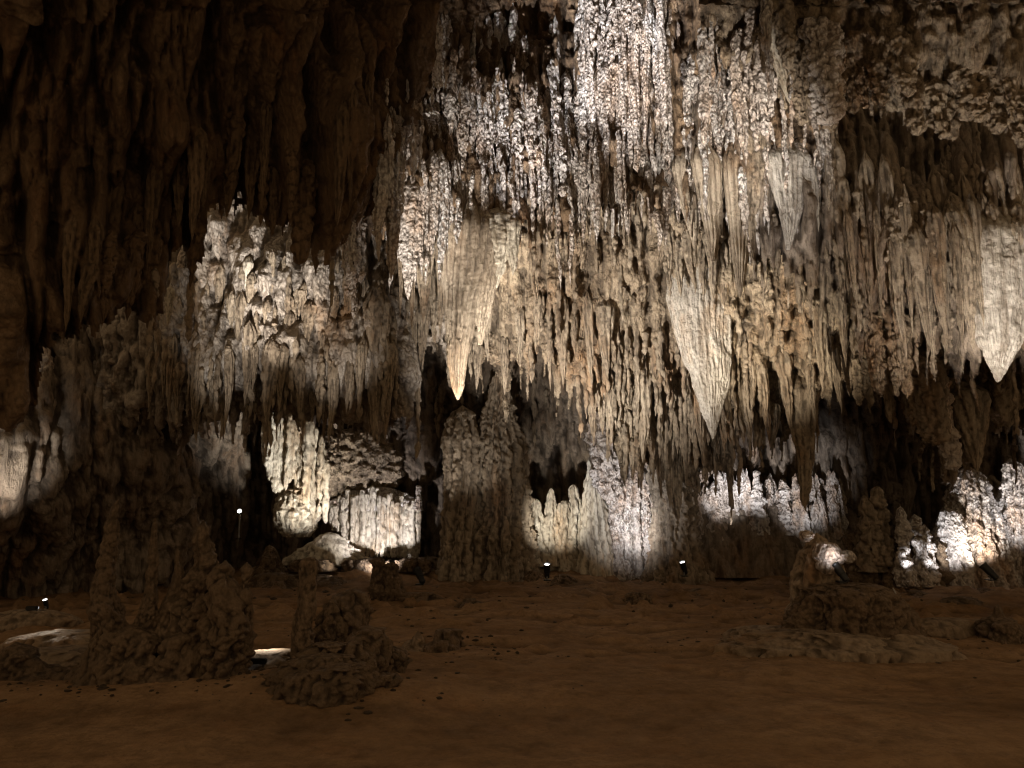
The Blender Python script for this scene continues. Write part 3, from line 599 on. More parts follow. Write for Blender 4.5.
for i, (x, yt, yb, w0, w1) in enumerate([(516, 497, 520, 5, 9), (535, 498, 560, 8, 36), (551, 488, 560, 5, 30), (566, 500, 565, 10, 34), (575, 484, 565, 8, 26)]):
    st(x, yt, yb, w0, w1, 18.3+.05*i, M['cream'], ['tiny isolated lit spike near the thick column', 'grey fluted drapery right of the thick column', 'lit finger stalagmite with a double tip', 'grey fluted drapery under the lit fingers', 'bright tall finger left of the smooth drapery'][i], name='stalagmite' if i in (0, 2, 4) else 'drapery', seed=80+i, flute=.3, nfl=8, nt=80, nz=120, knob=.02)
# lit left drapery, ball and curtain of pipes
def pipes(name, label, cat, specs, Y, mat, group=None, sub='flute', dome=None):
    """a drapery made of many fused vertical pipes: one continuous body"""
    vs, qs, cs = [], [], []; n = 0
    bx, by, bz = V(specs[0][0], specs[0][2], Y)
    for i, (px, yt, yb, wpx, dY) in enumerate(specs):
        a = V(px, yt, Y+dY); b = V(px, yb, Y+dY); Hh = a[2]-b[2]; r = wpx*.5*(Y+dY)/F
        v, q, c = body([(Hh, 0), (Hh*.985, r*.7), (Hh*.9, r), (Hh*.5, r*.95), (Hh*.1, r*.75), (0, r*.35), (-.02, 0)], nt=18, nz=60, flute=.12, nfl=4, knob=.03 if i % 2 else .015, rough=.12, wob=.03, seed=i+int(px), lump=.1)
        v = v+np.array([b[0]-bx, Y+dY-by, b[2]-bz]); vs.append(v); qs.append(q+n); cs.append(c); n += len(v)
    o = link(name, make_mesh(name, np.concatenate(vs), np.concatenate(qs), np.concatenate(cs)), mat, loc=(bx, by, bz))
    return tag(o, label, cat, group)
rp = random.Random(3)
sp = []
tf = ip((263, 420), (272, 418), (285, 405), (296, 416), (318, 440), (326, 455)); bf = ip((263, 460), (276, 498), (292, 480), (300, 492), (312, 512), (326, 520))
x = 264
while x < 326: sp.append((x, tf(x)+rp.uniform(-8, 8), bf(x)+rp.uniform(-5, 5), rp.uniform(4, 9), rp.uniform(-.12, .12))); x += rp.uniform(2, 4.2)
pipes('drapery', 'bright cream drapery hanging in the left rear alcove', 'drapery', sp, 18.2, M['cream'])
st(296, 487, 536, 22, 44, 18.5, M['cream'], 'rounded white ball of flowstone under the bright drapery', name='flowstone', seed=90, flute=.08, nfl=22, nt=120, nz=110, knob=.03, prof=[(.95, 20), (.8, 34), (.5, 42), (.2, 38), (0, 22)], sink=.02)
sp = []; x = 331
tf = ip((331, 502), (345, 494), (372, 488), (400, 500), (419, 502)); bf = ip((331, 525), (352, 556), (420, 558))
while x < 419: sp.append((x, tf(x)+rp.uniform(-5, 6), bf(x), rp.uniform(4.0, 6.5), rp.uniform(-.1, .1)+abs(x-378)*.004)); x += rp.uniform(2.6, 4.4)
pipes('drapery', 'wide white curtain of vertical pipes at the left rear', 'drapery', sp, 18.6, M['cream'])
st(376, 486, 510, 30, 86, 18.95, M['white'], 'crusty white cap over the curtain of pipes', name='flowstone', seed=91, flute=.1, nt=120, nz=60, knob=.07, flat=.25, prof=[(.9, 30), (.6, 64), (.3, 84), (0, 88)], sink=.02)
st(419, 485, 505, 3, 7, 18.6, M['white'], 'tiny white spike at the right end of the pipe curtain', seed=92)
st(328, 532, 563, 20, 84, 18.2, M['cream'], 'low greenish white cone of flowstone in front of the pipe curtain', name='flowstone', seed=93, flute=.05, nfl=14, nt=110, nz=70, knob=.012, flat=.3, prof=[(.92, 16), (.6, 44), (.3, 68), (0, 92)], sink=.05)
st(350, 428, 498, 60, 96, 19.3, M['wall'], 'rough bulging rock boss between the bright drapery and the column', name='rock', seed=94, flute=.04, nt=140, nz=120, knob=.12, knobscale=6, flat=.5, lump=.2, prof=[(.9, 60), (.6, 92), (.3, 96), (0, 50)], sink=.02)
st(268, 545, None, 6, 36, 17.6, M['mound'], 'dark low stalagmite stump at the foot of the left alcove', seed=95, knob=.06)
# lit shelf right of the dark column with spikes on it
def shelf():
    X = np.linspace(690, 905, 150); 
    rows = []
    ytop = np.interp(X, [690, 720, 760, 800, 850, 905], [505, 496, 500, 498, 508, 535])
    prof = [(0, .5), (.02, .12), (.12, 0), (.3, -.06), (.6, -.1), (1., -.3), (1.06, -.3)]
    t = np.linspace(0, 1, 60); T, XX = np.meshgrid(t, X, indexing='ij')
    yt = np.repeat(ytop[None], 60, 0); PY = yt+(577-yt)*T
    Yd = 18.3+np.interp(T, [0, .05, .15, .5, 1], [1.3, .5, .15, -.1, -.45])
    P = np.stack(at(XX, PY, Yd), -1)
    x, y, z = P[..., 0], P[..., 1], P[..., 2]
    P[..., 2] += (.22*rfbm(x*2.2, y*2.2, 0*z, 4, 77)+.1*rfbm(x*9, y*9, 0*z, 2, 78))*(1-sstep(.1, .5, T))
    d = .18*fbm(x*1.1, y, z*.6, 3, 5)+.12*(1-np.abs(fbm(x*5, y*3, z*.5, 3, 9)))+.10*worley(x*8, y*8, z*8, 3)*(1-.7*T)
    P[..., 1] -= d; P[..., 2] += .25*d*(T < .3)
    idx = np.arange(T.size).reshape(T.shape); q = np.stack([idx[:-1, :-1], idx[1:, :-1], idx[1:, 1:], idx[:-1, 1:]], -1).reshape(-1, 4)
    cav = np.clip(.5+(d-blur(d, 3))*7, 0, 1)
    o = link('flowstone_shelf', make_mesh('flowstone_shelf', P.reshape(-1, 3), q, cav.ravel()), M['grey'])
    tag(o, 'wide flowstone shelf right of the dark column, lit along its top', 'flowstone')
shelf()
sh = []
for i in range(64):
    x = rp.choice([rp.uniform(692, 770), rp.uniform(692, 770), rp.uniform(770, 850)]); hh = rp.uniform(5, 34)*(1 if x < 775 else .8)
    sh.append((x, 497-hh+rp.uniform(-5, 8), rp.uniform(526, 556), rp.uniform(3, 6), rp.uniform(9, 20)))
sm = [body_mesh('stalagmite', [(1, 0), (.95, .05), (.6, .1), (.3, .15), (0, .2), (-.1, .22), (-.12, 0)], nt=34, nz=60, knob=.05, knobscale=9, flute=.2, nfl=5, wob=.04, seed=400+k, rough=.2) for k in range(5)]
for m_ in sm: m_.materials.append(M['white'])
for (x, yt, yb, w0, w1) in sh:
    b_ = V(x, yb, 18.45+rp.uniform(-.2, .4)); t_ = V(x, yt, 18.2)
    o = bpy.data.objects.new('stalagmite', sm[rp.randrange(5)]); col.objects.link(o); o.location = b_
    o.scale = (w1*18/F/.4, w1*18/F/.4, (t_[2]-b_[2])); o.rotation_euler = (0, 0, rp.uniform(0, 6))
    tag(o, 'small white crusted stalagmite standing on the lit shelf', 'stalagmite', 'white stalagmites on the lit shelf')
# right displays
st(980, 466, None, 20, 50, 16.0, M['white'], 'large white lit stalagmite with a lumpy skin at the right rear', seed=101, flute=.16, nfl=16, nt=150, nz=200, knob=.028, knobscale=16, prof=[(.96, 14), (.86, 28), (.7, 38), (.5, 48), (.25, 58), (0, 66)])
st(956, 508, None, 12, 28, 15.6, M['white'], 'shorter bright stalagmite in front of the large lit one', seed=102, flute=.12, nt=110, nz=150, knob=.03, knobscale=17, prof=[(.95, 16), (.7, 26), (.4, 30), (0, 34)])
st(1026, 458, None, 16, 40, 15.8, M['white'], 'white lit stalagmite cut by the right picture edge', seed=103, flute=.16, nfl=14, nt=130, nz=180, knob=.028, knobscale=16, prof=[(.95, 14), (.8, 20), (.5, 36), (.2, 42), (0, 48)])
st(1003, 475, None, 10, 24, 16.6, M['tan'], 'dark stalagmite between the two big white ones', seed=104, knob=.04)
for i, (x, yt, yb, w0, w1, mt) in enumerate([(908, 506, 580, 5, 13, 'white'), (921, 514, 580, 4, 12, 'white'), (930, 524, 580, 4, 11, 'white'), (883, 486, 560, 7, 22, 'tan'), (870, 495, 565, 8, 26, 'tan'), (895, 530, 580, 16, 46, 'mound'), (925, 538, 586, 24, 56, 'mound'), (862, 530, 580, 14, 44, 'mound'), (947, 552, 584, 8, 24, 'mound'), (786, 480, 530, 3, 10, 'white'), (760, 470, 530, 4, 16, 'white')]):
    st(x, yt, yb, w0, w1, 15.0+.12*i if i < 9 else 18.1, M[mt], ['knobbly white finger left of the bright stalagmite', 'short white knob right of the knobbly finger', 'smallest white knob beside the bright stalagmite', 'brown stalagmite with a pale tip', 'brown stalagmite left of the pale tipped one', 'brown lumpy rock under the knobbly finger', 'broad brown lumpy rock under the white knobs', 'brown lumpy rock right of the near mound', 'low brown stump in front of the bright stalagmite', 'thin white spike at the dark end of the shelf', 'tallest white spike on the shelf'][i], name='rock' if 'rock' in ['', '', '', '', '', 'rock', 'rock', 'rock', '', '', ''][i] and i in (5, 6, 7) else 'stalagmite', seed=110+i, knob=.07, knobscale=9, nt=80, nz=110, lump=.15)

# --- foreground left group
for i, (x, yt, w_) in enumerate([(621, 458, 24), (648, 470, 22)]):
    st(x, yt, None, w_*.3, w_, 18.1, M['white'], ['left shoulder of the bright flowstone face', 'right shoulder of the bright flowstone face'][i], name='flowstone', seed=96+i, flute=.2, nfl=9, nt=90, nz=140, knob=.05)
fg = M['mound']
st(100, 500, 690, 12, 62, 7.0, fg, 'tall knobbly brown stalagmite at the left of the near group', seed=121, nt=150, nz=260, knob=.024, knobscale=19, lump=.08, wob=.05, prof=[(.97, 5), (.85, 10), (.7, 13), (.55, 17), (.45, 25), (.25, 33), (.1, 40), (0, 56)])
st(145, 517, 690, 7, 50, 7.1, fg, 'slim brown stalagmite, second from the left in the near group', seed=122, nt=120, nz=240, knob=.02, knobscale=20, lump=.06, wob=.03, prof=[(.96, 4), (.8, 7), (.62, 9), (.5, 13), (.3, 24), (0, 44)])
st(167, 547, 690, 4, 46, 7.2, fg, 'short thin brown stalagmite in the middle of the near group', seed=123, nt=110, nz=200, knob=.03, knobscale=18, lump=.08, prof=[(.95, 5), (.75, 10), (.5, 22), (.25, 40), (0, 60)])
st(193, 521, 690, 16, 60, 7.2, fg, 'thick rugged brown stalagmite right in the near group', seed=124, nt=150, nz=260, knob=.05, knobscale=14, lump=.14, prof=[(.96, 9), (.85, 15), (.7, 19), (.5, 29), (.3, 38), (0, 56)])
st(219, 560, 690, 12, 44, 7.0, fg, 'rugged brown stalagmite with an open knobbly side, fifth from the left', seed=125, nt=130, nz=200, knob=.055, knobscale=13, lump=.15, prof=[(.95, 10), (.7, 28), (.5, 38), (.3, 36), (0, 36)])
st(238, 562, 690, 5, 18, 7.05, fg, 'narrow brown spike at the right end of the near group', seed=126, nt=90, nz=180, knob=.03, knobscale=17, prof=[(.95, 6), (.8, 9), (.6, 16), (.3, 12), (0, 14)])
st(122, 625, 694, 24, 70, 6.95, fg, 'lumpy brown base rock between the two left stalagmites', name='rock', seed=127, nt=150, nz=130, knob=.05, knobscale=15, lump=.2, prof=[(.9, 24), (.7, 42), (.4, 60), (0, 90)], flat=.7)
st(172, 632, 694, 30, 60, 6.95, fg, 'low brown base rock in the middle of the near group', name='rock', seed=128, nt=120, nz=90, knob=.05, knobscale=15, lump=.2, prof=[(.9, 20), (.6, 30), (.3, 44), (0, 60)], flat=.7)
# post and mound
st(304, 557, 676, 15, 19, 7.1, fg, 'upright flat topped post of rock standing on the near mound', name='rock_post', seed=130, nt=90, nz=160, knob=.012, knobscale=14, flute=.12, nfl=6, lump=.06, wob=.02, prof=[(.985, 11), (.95, 14), (.5, 16), (.2, 20), (0, 30)], cat='rock')
st(318, 652, 702, 60, 120, 6.75, fg, 'rubbly brown mound at the foot of the upright post', name='rock_mound', seed=131, nt=260, nz=150, knob=.05, knobscale=16, lump=.22, flat=.6, prof=[(.92, 40), (.7, 76), (.4, 100), (0, 122)], cat='rock')
for i, (x, yt, yb, w_, yy) in enumerate([(368, 625, 672, 40, 7.2), (352, 588, 650, 36, 7.9), (330, 598, 660, 30, 7.7), (388, 643, 672, 22, 7.3), (283, 668, 702, 30, 6.8), (340, 662, 706, 60, 6.6), (300, 668, 708, 50, 6.55), (386, 672, 690, 20, 6.8), (325, 640, 690, 44, 6.95), (352, 638, 690, 40, 7.0)]):
    st(x, yt, yb, w_*.4, w_, yy, fg, ['dark boulder right of the near mound', 'dim lumpy rock behind the near mound', 'dim rock just right of the upright post', 'small boulder at the right end of the near mound', 'low rock at the left foot of the upright post', 'rubbly block in front of the near mound', 'rubbly block below the upright post', 'small stone right in front of the near mound', 'upper rubble lump of the near mound', 'rubble lump between post and dark boulder'][i], name='boulder', seed=140+i, nt=110, nz=100, knob=.045, knobscale=16, lump=.3, prof=[(.9, w_*.45), (.65, w_*.85), (.3, w_), (0, w_*.9)], cat='rock')
st(14, 642, 682, 10, 40, 7.4, fg, 'dark tilted rock at the left picture edge', name='boulder', seed=151, nt=90, nz=90, knob=.04, lump=.3, prof=[(.85, 16), (.5, 36), (0, 60)], cat='rock')
for i, (x, y_, w_, h_) in enumerate([(40, 680, 60, 16), (80, 684, 40, 18), (235, 694, 50, 12), (175, 694, 60, 14), (60, 640, 80, 10), (30, 620, 60, 12)]):
    st(x, y_-h_, y_, w_*.5, w_, float(floorY(y_)), M['mound'] if i < 4 else M['ledge'], ['low brown rubble at the far left front', 'low brown rubble left of the tall near stalagmite', 'low rubble between near group and mound', 'low rubble in front of the near group', 'pale rim of rock beyond the lit hollow at the left', 'pale ledge near the left lamp'][i], name='rubble', seed=155+i, nt=110, nz=60, knob=.03, lump=.3, flat=.6, prof=[(.85, w_*.6), (.4, w_*1.1), (0, w_*1.3)], cat='rock')

# --- right mound and ring
st(850, 582, 632, 60, 96, 9.2, fg, 'dark rough mound at the right with a lamp on top', name='rock_mound', seed=160, nt=260, nz=160, knob=.06, knobscale=13, lump=.2, flat=.7, prof=[(.93, 54), (.75, 84), (.4, 96), (0, 108)], cat='rock')
st(822, 533, 612, 16, 50, 9.6, M['ledge'], 'smooth stump with a white crusted tip behind the right lamp', name='stalagmite', seed=161, nt=130, nz=160, knob=.02, lump=.1, prof=[(.95, 10), (.85, 22), (.7, 38), (.5, 48), (.2, 50), (0, 60)])
for i, (x, yt, w_) in enumerate([(807, 530, 12), (827, 541, 26), (828, 556, 20), (848, 550, 14), (838, 553, 12)]):
    st(x, yt, yt+w_*.95, w_*.5, w_, 9.35-.03*i, M['white'], ['crusty white tip left on the stump', 'largest rounded white bulb on the stump', 'front rounded bulb on the stump', 'grey bulb at the right of the stump', 'small bulb in the middle of the stump'][i], name='calcite_bulb', seed=170+i, nt=60, nz=60, knob=.02 if i else .05, flute=.01, lump=.08, prof=[(.9, w_*.55), (.6, w_*.95), (.35, w_), (.1, w_*.6), (0, w_*.2)], sink=.005, cat='rock', wob=0)
st(873, 590, 624, 26, 40, 9.0, fg, 'slanting slab of rock on the right mound', name='boulder', seed=180, nt=100, nz=90, knob=.04, lump=.25, prof=[(.9, 16), (.6, 28), (0, 44)], cat='rock')
st(896, 596, 628, 12, 26, 9.1, fg, 'rounded lump at the right side of the right mound', name='boulder', seed=181, nt=90, nz=90, knob=.03, lump=.2, prof=[(.9, 12), (.6, 22), (0, 30)], cat='rock')
st(836, 628, 643, 120, 180, 9.0, M['ledge'], 'low pale shelf of rimstone around the right mound', name='rim_ledge', seed=182, nt=260, nz=70, knob=.02, lump=.26, flat=.42, flute=.04, prof=[(.97, 60), (.85, 110), (.5, 150), (.2, 180), (0, 215)], cat='rock')
st(768, 625, 633, 50, 90, 9.4, M['ledge'], 'flat pale tongue of rock left of the right mound', name='rim_ledge', seed=183, nt=120, nz=50, knob=.015, lump=.2, flat=.5, prof=[(.8, 50), (.3, 84), (0, 90)], cat='rock')
st(998, 604, 631, 5, 34, 9.6, fg, 'small dark rock with a thin spike right of the right mound', name='rock', seed=184, nt=80, nz=90, knob=.04, lump=.2, prof=[(.9, 4), (.55, 8), (.4, 26), (.2, 36), (0, 40)], cat='rock')
st(935, 617, 626, 50, 96, 9.9, M['ledge'], 'thin pale ledge between the right mound and the spiked rock', name='rim_ledge', seed=185, nt=110, nz=40, knob=.02, lump=.3, flat=.4, prof=[(.8, 60), (.3, 90), (0, 100)], cat='rock')
# --- small stones and stubs on the floor further back
small = [(378, 556, 600, 8, 12), (391, 562, 600, 10, 20), (350, 590, 603, 10, 40), (420, 592, 600, 16, 44), (472, 558, 578, 6, 10), (490, 565, 579, 5, 10), (455, 574, 581, 8, 20), (520, 566, 580, 10, 30), (533, 570, 582, 6, 24), (508, 570, 580, 6, 18), (645, 565, 577, 6, 9), (675, 565, 577, 12, 16), (638, 592, 601, 10, 24), (418, 631, 655, 3, 22), (447, 628, 650, 14, 26), (440, 640, 655, 20, 50), (470, 598, 606, 10, 30), (565, 574, 584, 8, 28), (700, 588, 594, 8, 30), (960, 596, 606, 14, 50), (985, 588, 596, 10, 30), (915, 590, 599, 10, 40), (1010, 572, 586, 18, 50), (875, 598, 606, 8, 26), (765, 560, 572, 14, 34), (725, 556, 574, 14, 40), (600, 562, 576, 20, 60), (430, 556, 574, 20, 60), (310, 574, 583, 30, 90), (345, 567, 576, 40, 110), (275, 572, 588, 20, 60)]
sn = ['slim brown stub in the middle distance left of centre', 'wider brown stub beside the slim one', 'pale flat stone left of the brown stubs', 'low flat stone below the leftmost rear lamp', 'upright stub near the foot of the thick column', 'smaller upright stub right of the first', 'low stone at the foot of the thick column', 'dark stone left of the middle lamp', 'small stone beside the middle lamp', 'small stone left of the dark stone', 'tiny upright stub in front of the dark column', 'squat block left of the far right lamp', 'low lump on the open floor right of centre', 'small pale cone on the open floor left of centre', 'rough dark stone right of the small pale cone', 'low rise under the small pale cone', 'dark stone on the open floor near centre', 'low stone right of the middle lamp', 'flat dark stone on the open floor', 'low flat stone left of the right edge', 'small stone below the right lamp', 'low stone beyond the right mound', 'low dark rock at the right edge', 'small stone right of the right mound', 'low block under the lit shelf', 'dark block at the foot of the dark column', 'dark bank under the lit wall', 'brown bank under the thick column', 'long low step left of the brown stubs', 'long dark step below the pipe curtain', 'low bank below the left alcove']
for i, (x, yt, yb, w0, w1) in enumerate(small):
    Yb = min(float(floorY(yb)), 18.4)
    st(x, yt, yb, w0, w1, Yb, M['ledge'] if i in (2, 13) else fg, sn[i], name='stalagmite' if i in (0, 1, 4, 5, 10, 13) else 'stone', seed=200+i, nt=70, nz=50, knob=.05, knobscale=8, lump=.25, flat=.6 if w1 > 40 else .9, cat='stalagmite' if i in (0, 1, 4, 5, 10, 13) else 'rock', prof=[(.9, w0), (.5, (w0+w1)/2), (0, w1)])
# dark group at foot of wall, right of left alcove
# --- cave lamps
def prim(f, *a, **k):
    import bmesh
    bm = bmesh.new(); f(bm, *a, **k); me = bpy.data.meshes.new('m'); bm.to_mesh(me); bm.free()
    for p in me.polygons: p.use_smooth = True
    return me
def lathe(profile, n=28):
    vs = []; n_ = len(profile)
    for z_, r_ in profile:
        for k in range(n): vs.append((r_*math.cos(2*math.pi*k/n), r_*math.sin(2*math.pi*k/n), z_))
    qs = [(i*n+k, i*n+(k+1) % n, (i+1)*n+(k+1) % n, (i+1)*n+k) for i in range(n_-1) for k in range(n)]
    return make_mesh('m', np.array(vs), np.array(qs), None, False)
def boxm(sx, sy, sz, c=(0, 0, 0), bev=.006):
    import bmesh
    bm = bmesh.new(); bmesh.ops.create_cube(bm, size=1)
    for v in bm.verts: v.co = Vec((v.co.x*sx+c[0], v.co.y*sy+c[1], v.co.z*sz+c[2]))
    bmesh.ops.bevel(bm, geom=bm.edges[:], offset=bev, segments=2, affect='EDGES')
    me = bpy.data.meshes.new('m'); bm.to_mesh(me); bm.free(); return me
from mathutils import Vector as Vec
def lamp(px, py, Y, size, aim, on, label, stake=.12):
    """a tubular cave spotlight: aim is the direction its mouth points"""
    p = V(px, py, Y); t = empty('spotlight', (p[0], p[1], p[2]-stake)); tag(t, label, 'spotlight', 'spotlights set around the cave floor')
    s = size
    q = Vec(aim).to_track_quat('Z', 'Y').to_euler()
    h = link('housing', lathe([(-.5*s, .001), (-.5*s, .13*s), (-.44*s, .17*s), (-.1*s, .18*s), (-.08*s, .21*s), (.42*s, .22*s), (.5*s, .25*s), (.52*s, .25*s), (.52*s, .21*s), (.40*s, .20*s), (.40*s, .001)]), M['black'], t, (0, 0, stake)); h.rotation_euler = q
    l = link('lens', lathe([(.43*s, .2*s), (.45*s, .15*s), (.46*s, .001)]), M['lens_on'] if on == 2 else M['lens_dim'] if on else M['lens_off'], t, (0, 0, stake)); l.rotation_euler = q
    b = link('bracket', boxm(.05*s, .5*s, .04*s, (0, 0, -.02)), M['black'], t, (0, 0, stake-.2*s))
    link('stake', lathe([(-.02, .001), (-.02, .018), (stake-.2*s, .018), (stake-.2*s, .001)]), M['steel'], t)
    link('base_plate', boxm(.5*s, .5*s, .02, (0, 0, .0)), M['black'], t)
    return t
lamp(420, 576, 15.6, .34, (-.45, .5, .75), 0, 'black tubular spotlight tilted left near the left rear stubs', .16)
lamp(393, 566, 16.0, .26, (-.3, .6, .7), 0, 'small dark spotlight just left of the tilted one, by the pipe curtain', .12)
lamp(547, 571, 15.6, .30, (.0, -.35, .94), 2, 'lit spotlight pointing up in the middle of the rear floor', .18)
lamp(684, 568, 15.9, .28, (-.3, -.3, .9), 2, 'lit spotlight pointing up before the dark column', .16)
lamp(841, 573, 9.15, .23, (-.40, .45, .8), 0, 'black spotlight standing on the right mound', .10)
lamp(990, 572, 14.2, .32, (-.45, .5, .75), 0, 'black spotlight in front of the large white stalagmite', .14)
lamp(240, 512, 17.2, .22, (.2, -.9, .2), 2, 'small bright lamp glowing in the dark left alcove', .6)
lamp(174, 633, 8.4, .15, (-.1, -.9, .35), 2, 'small lit lamp seen through the near stalagmites', .14)
lamp(46, 604, 11.6, .16, (0, -.5, .9), 2, 'small lamp shining on the rim at the far left', .10)
def bar_lamp(px, py, Y, Lm, label, rz=0):
    p = V(px, py, Y); t = empty('bar_light', p, (0, 0, rz)); tag(t, label, 'bar light')
    link('housing', boxm(Lm, .07, .055, bev=.01), M['black'], t)
    link('lens', boxm(Lm*.94, .008, .03, (0, .038, .0), .002), M['lens_dim'], t)
    for s in (-1, 1): link('foot', boxm(.02, .05, .06, (s*Lm*.4, 0, -.05), .003), M['steel'], t)
    return t
bar_lamp(254, 661, 7.75, .25, 'long black bar light lying in the lit hollow right of the near stalagmites')
bar_lamp(32, 608, 11.2, .16, 'short black bar light at the far left rim')

# pebbles and grit: one loose spread
def grit():
    r = np.random.RandomState(4); vs, qs = [], []; n = 0
    base = np.array([(0, 0, 1), (1, 0, 0), (0, 1, 0), (-1, 0, 0), (0, -1, 0), (0, 0, -1)], float)
    faces = [(0, 1, 2, 2), (0, 2, 3, 3), (0, 3, 4, 4), (0, 4, 1, 1), (5, 2, 1, 1), (5, 3, 2, 2), (5, 4, 3, 3), (5, 1, 4, 4)]
    cs = [(-3.0, 6.9, 1.1, .3), (-1.7, 6.9, .6, .3), (4.0, 9.0, 1.0, .35), (-.8, 8.9, .8, .5), (0, 15, 8, 2.5), (5.5, 12, 2, 1.5), (-3, 13, 2.5, 2), (0, 10, 5, 3)]
    import bmesh
    bm = bmesh.new()
    for k in range(1500):
        c = cs[r.randint(len(cs))]; x = c[0]+r.randn()*c[2]; y = c[1]+r.randn()*c[3]
        if y < 5: continue
        h = floor_h(x, y)
        sz = .006+.028*r.rand()**3*(1+.5*(y > 10))
        m_ = bmesh.ops.create_icosphere(bm, subdivisions=1, radius=sz)
        sx, sy, sz_ = r.uniform(.7, 1.6), r.uniform(.7, 1.4), r.uniform(.4, .9)
        for v in m_['verts']:
            j = r.uniform(.75, 1.25); v.co = Vec((v.co.x*sx*j+x, v.co.y*sy*j+y, v.co.z*sz_*j+h))
    me = bpy.data.meshes.new('grit'); bm.to_mesh(me); bm.free()
    o = link('grit', me, M['mound']); tag(o, 'loose pebbles and grit scattered over the cave floor', 'grit', None, 'stuff')
grit()
def tube(name, pts, r, mat, label):
    cu = bpy.data.curves.new(name, 'CURVE'); cu.dimensions = '3D'; cu.bevel_depth = r; sp_ = cu.splines.new('POLY'); sp_.points.add(len(pts)-1)
    for p_, q_ in zip(sp_.points, pts): p_.co = (*q_, 1)
    o_ = bpy.data.objects.new(name, cu); col.objects.link(o_); dg = bpy.context.evaluated_depsgraph_get()
    me = bpy.data.meshes.new_from_object(o_.evaluated_get(dg)); bpy.data.objects.remove(o_)
    return tag(link(name, me, mat), label, name.replace('_', ' '))
M['cord'] = plain('pale_cord', (.5, .47, .42), .6)
tube('cable', [V(893+dx, y, 8.95) for dx, y in [(0, 588), (3, 594), (1, 600), (5, 606), (4, 612), (9, 618), (14, 623)]], .008, M['cord'], 'thin pale cable trailing down the side of the right mound')

st(264, 650, 668, 30, 54, 8.05, M['ledge'], 'pale floor patch added to widen the pool of light around the long bar light', name='flowstone', seed=301, nt=150, nz=70, knob=.05, knobscale=14, lump=.4, flat=.7, prof=[(.9, 34), (.5, 56), (0, 70)], cat='flowstone')  # pale low dome added to enlarge the lit pool
st(52, 648, 662, 40, 60, 8.3, M['ledge'], 'pale floor patch added to brighten the pool of light left of the near stalagmites', name='flowstone', seed=302, nt=150, nz=70, knob=.045, knobscale=13, lump=.4, flat=.7, prof=[(.9, 44), (.5, 66), (0, 84)], cat='flowstone')  # second pale dome, added for the lit pool at the left
for i, (x, w_, h_) in enumerate([(352, 16, 5), (368, 22, 6), (392, 14, 5), (409, 20, 7), (424, 12, 5), (300, 16, 5), (322, 20, 5)]):
    st(x, 564-h_, 566, w_*.4, w_, 17.9-.06*i, fg, ['stone at the left foot of the pipe curtain', 'broad stone at the foot of the pipe curtain', 'small stone under the middle of the pipe curtain', 'stone under the right half of the pipe curtain', 'small stone at the right foot of the pipe curtain', 'small stone at the left of the white cone', 'flat stone in front of the white cone'][i], name='stone', seed=310+i, nt=50, nz=40, knob=.04, lump=.3, prof=[(.85, w_*.6), (.4, w_), (0, w_)], cat='rock')
# root growth over the two shields
scatter('cone_tan', [(x, y-46, y+R2.uniform(0, 26), R2.uniform(9, 14), 13.0) for x, y in [(668, 280), (679, 290), (690, 282), (701, 295), (712, 284), (722, 296), (733, 288)]]
        + [(x, y-50, y+R2.uniform(-5, 25), R2.uniform(9, 15), 11.4) for x, y in [(956, 258), (968, 262), (980, 250), (992, 262), (1004, 252), (1016, 262)]], 'small blade growing over the root of a broad pale shield stalactite', 'blades over the shield roots')
def straws(n, region, mat, label, name, w=(2, 4), L=(25, 90)):
    vs, qs, cs = [], [], []; k0 = 0
    for k in range(n):
        a_ = region[R2.randrange(len(region))]
        px = R2.uniform(a_[0], a_[1]); pt = R2.uniform(a_[2], a_[3]); Lp = R2.uniform(*L); wp = R2.uniform(*w)
        Y = surf(px, pt, 2, None)
        if Y is None: continue
        Y -= .02; A_ = V(px, pt, Y); B_ = V(px, pt+Lp, Y); Lm = A_[2]-B_[2]; r = wp*.5*Y/F
        v, q, c = body([(.12*Lm, 0), (0, r), (-.4*Lm, r*.9), (-.85*Lm, r*.5), (-Lm, 0)], nt=9, nz=34, flute=.1, nfl=3, knob=.02, knobscale=16, rough=.5, wob=.04, seed=k % 97, lump=.3)
        vs.append(v+np.array(A_)); qs.append(q+k0); cs.append(c); k0 += len(v)
    o = link(name, make_mesh(name, np.concatenate(vs), np.concatenate(qs), np.concatenate(cs)), mat)
    tag(o, label, 'soda straws', None, 'stuff')
straws(420, [(430, 680, 10, 150), (575, 670, 0, 160), (385, 480, 80, 230), (680, 830, 20, 180), (480, 600, 80, 200)], M['white'], 'hair thin white straws among the bright strands', 'soda_straws')
straws(420, [(390, 1024, 180, 400), (820, 1024, 130, 330), (600, 760, 330, 440), (150, 400, 260, 400)], M['tan'], 'hair thin tan straws over the hanging rock', 'tan_soda_straws', w=(2.5, 5), L=(20, 70))
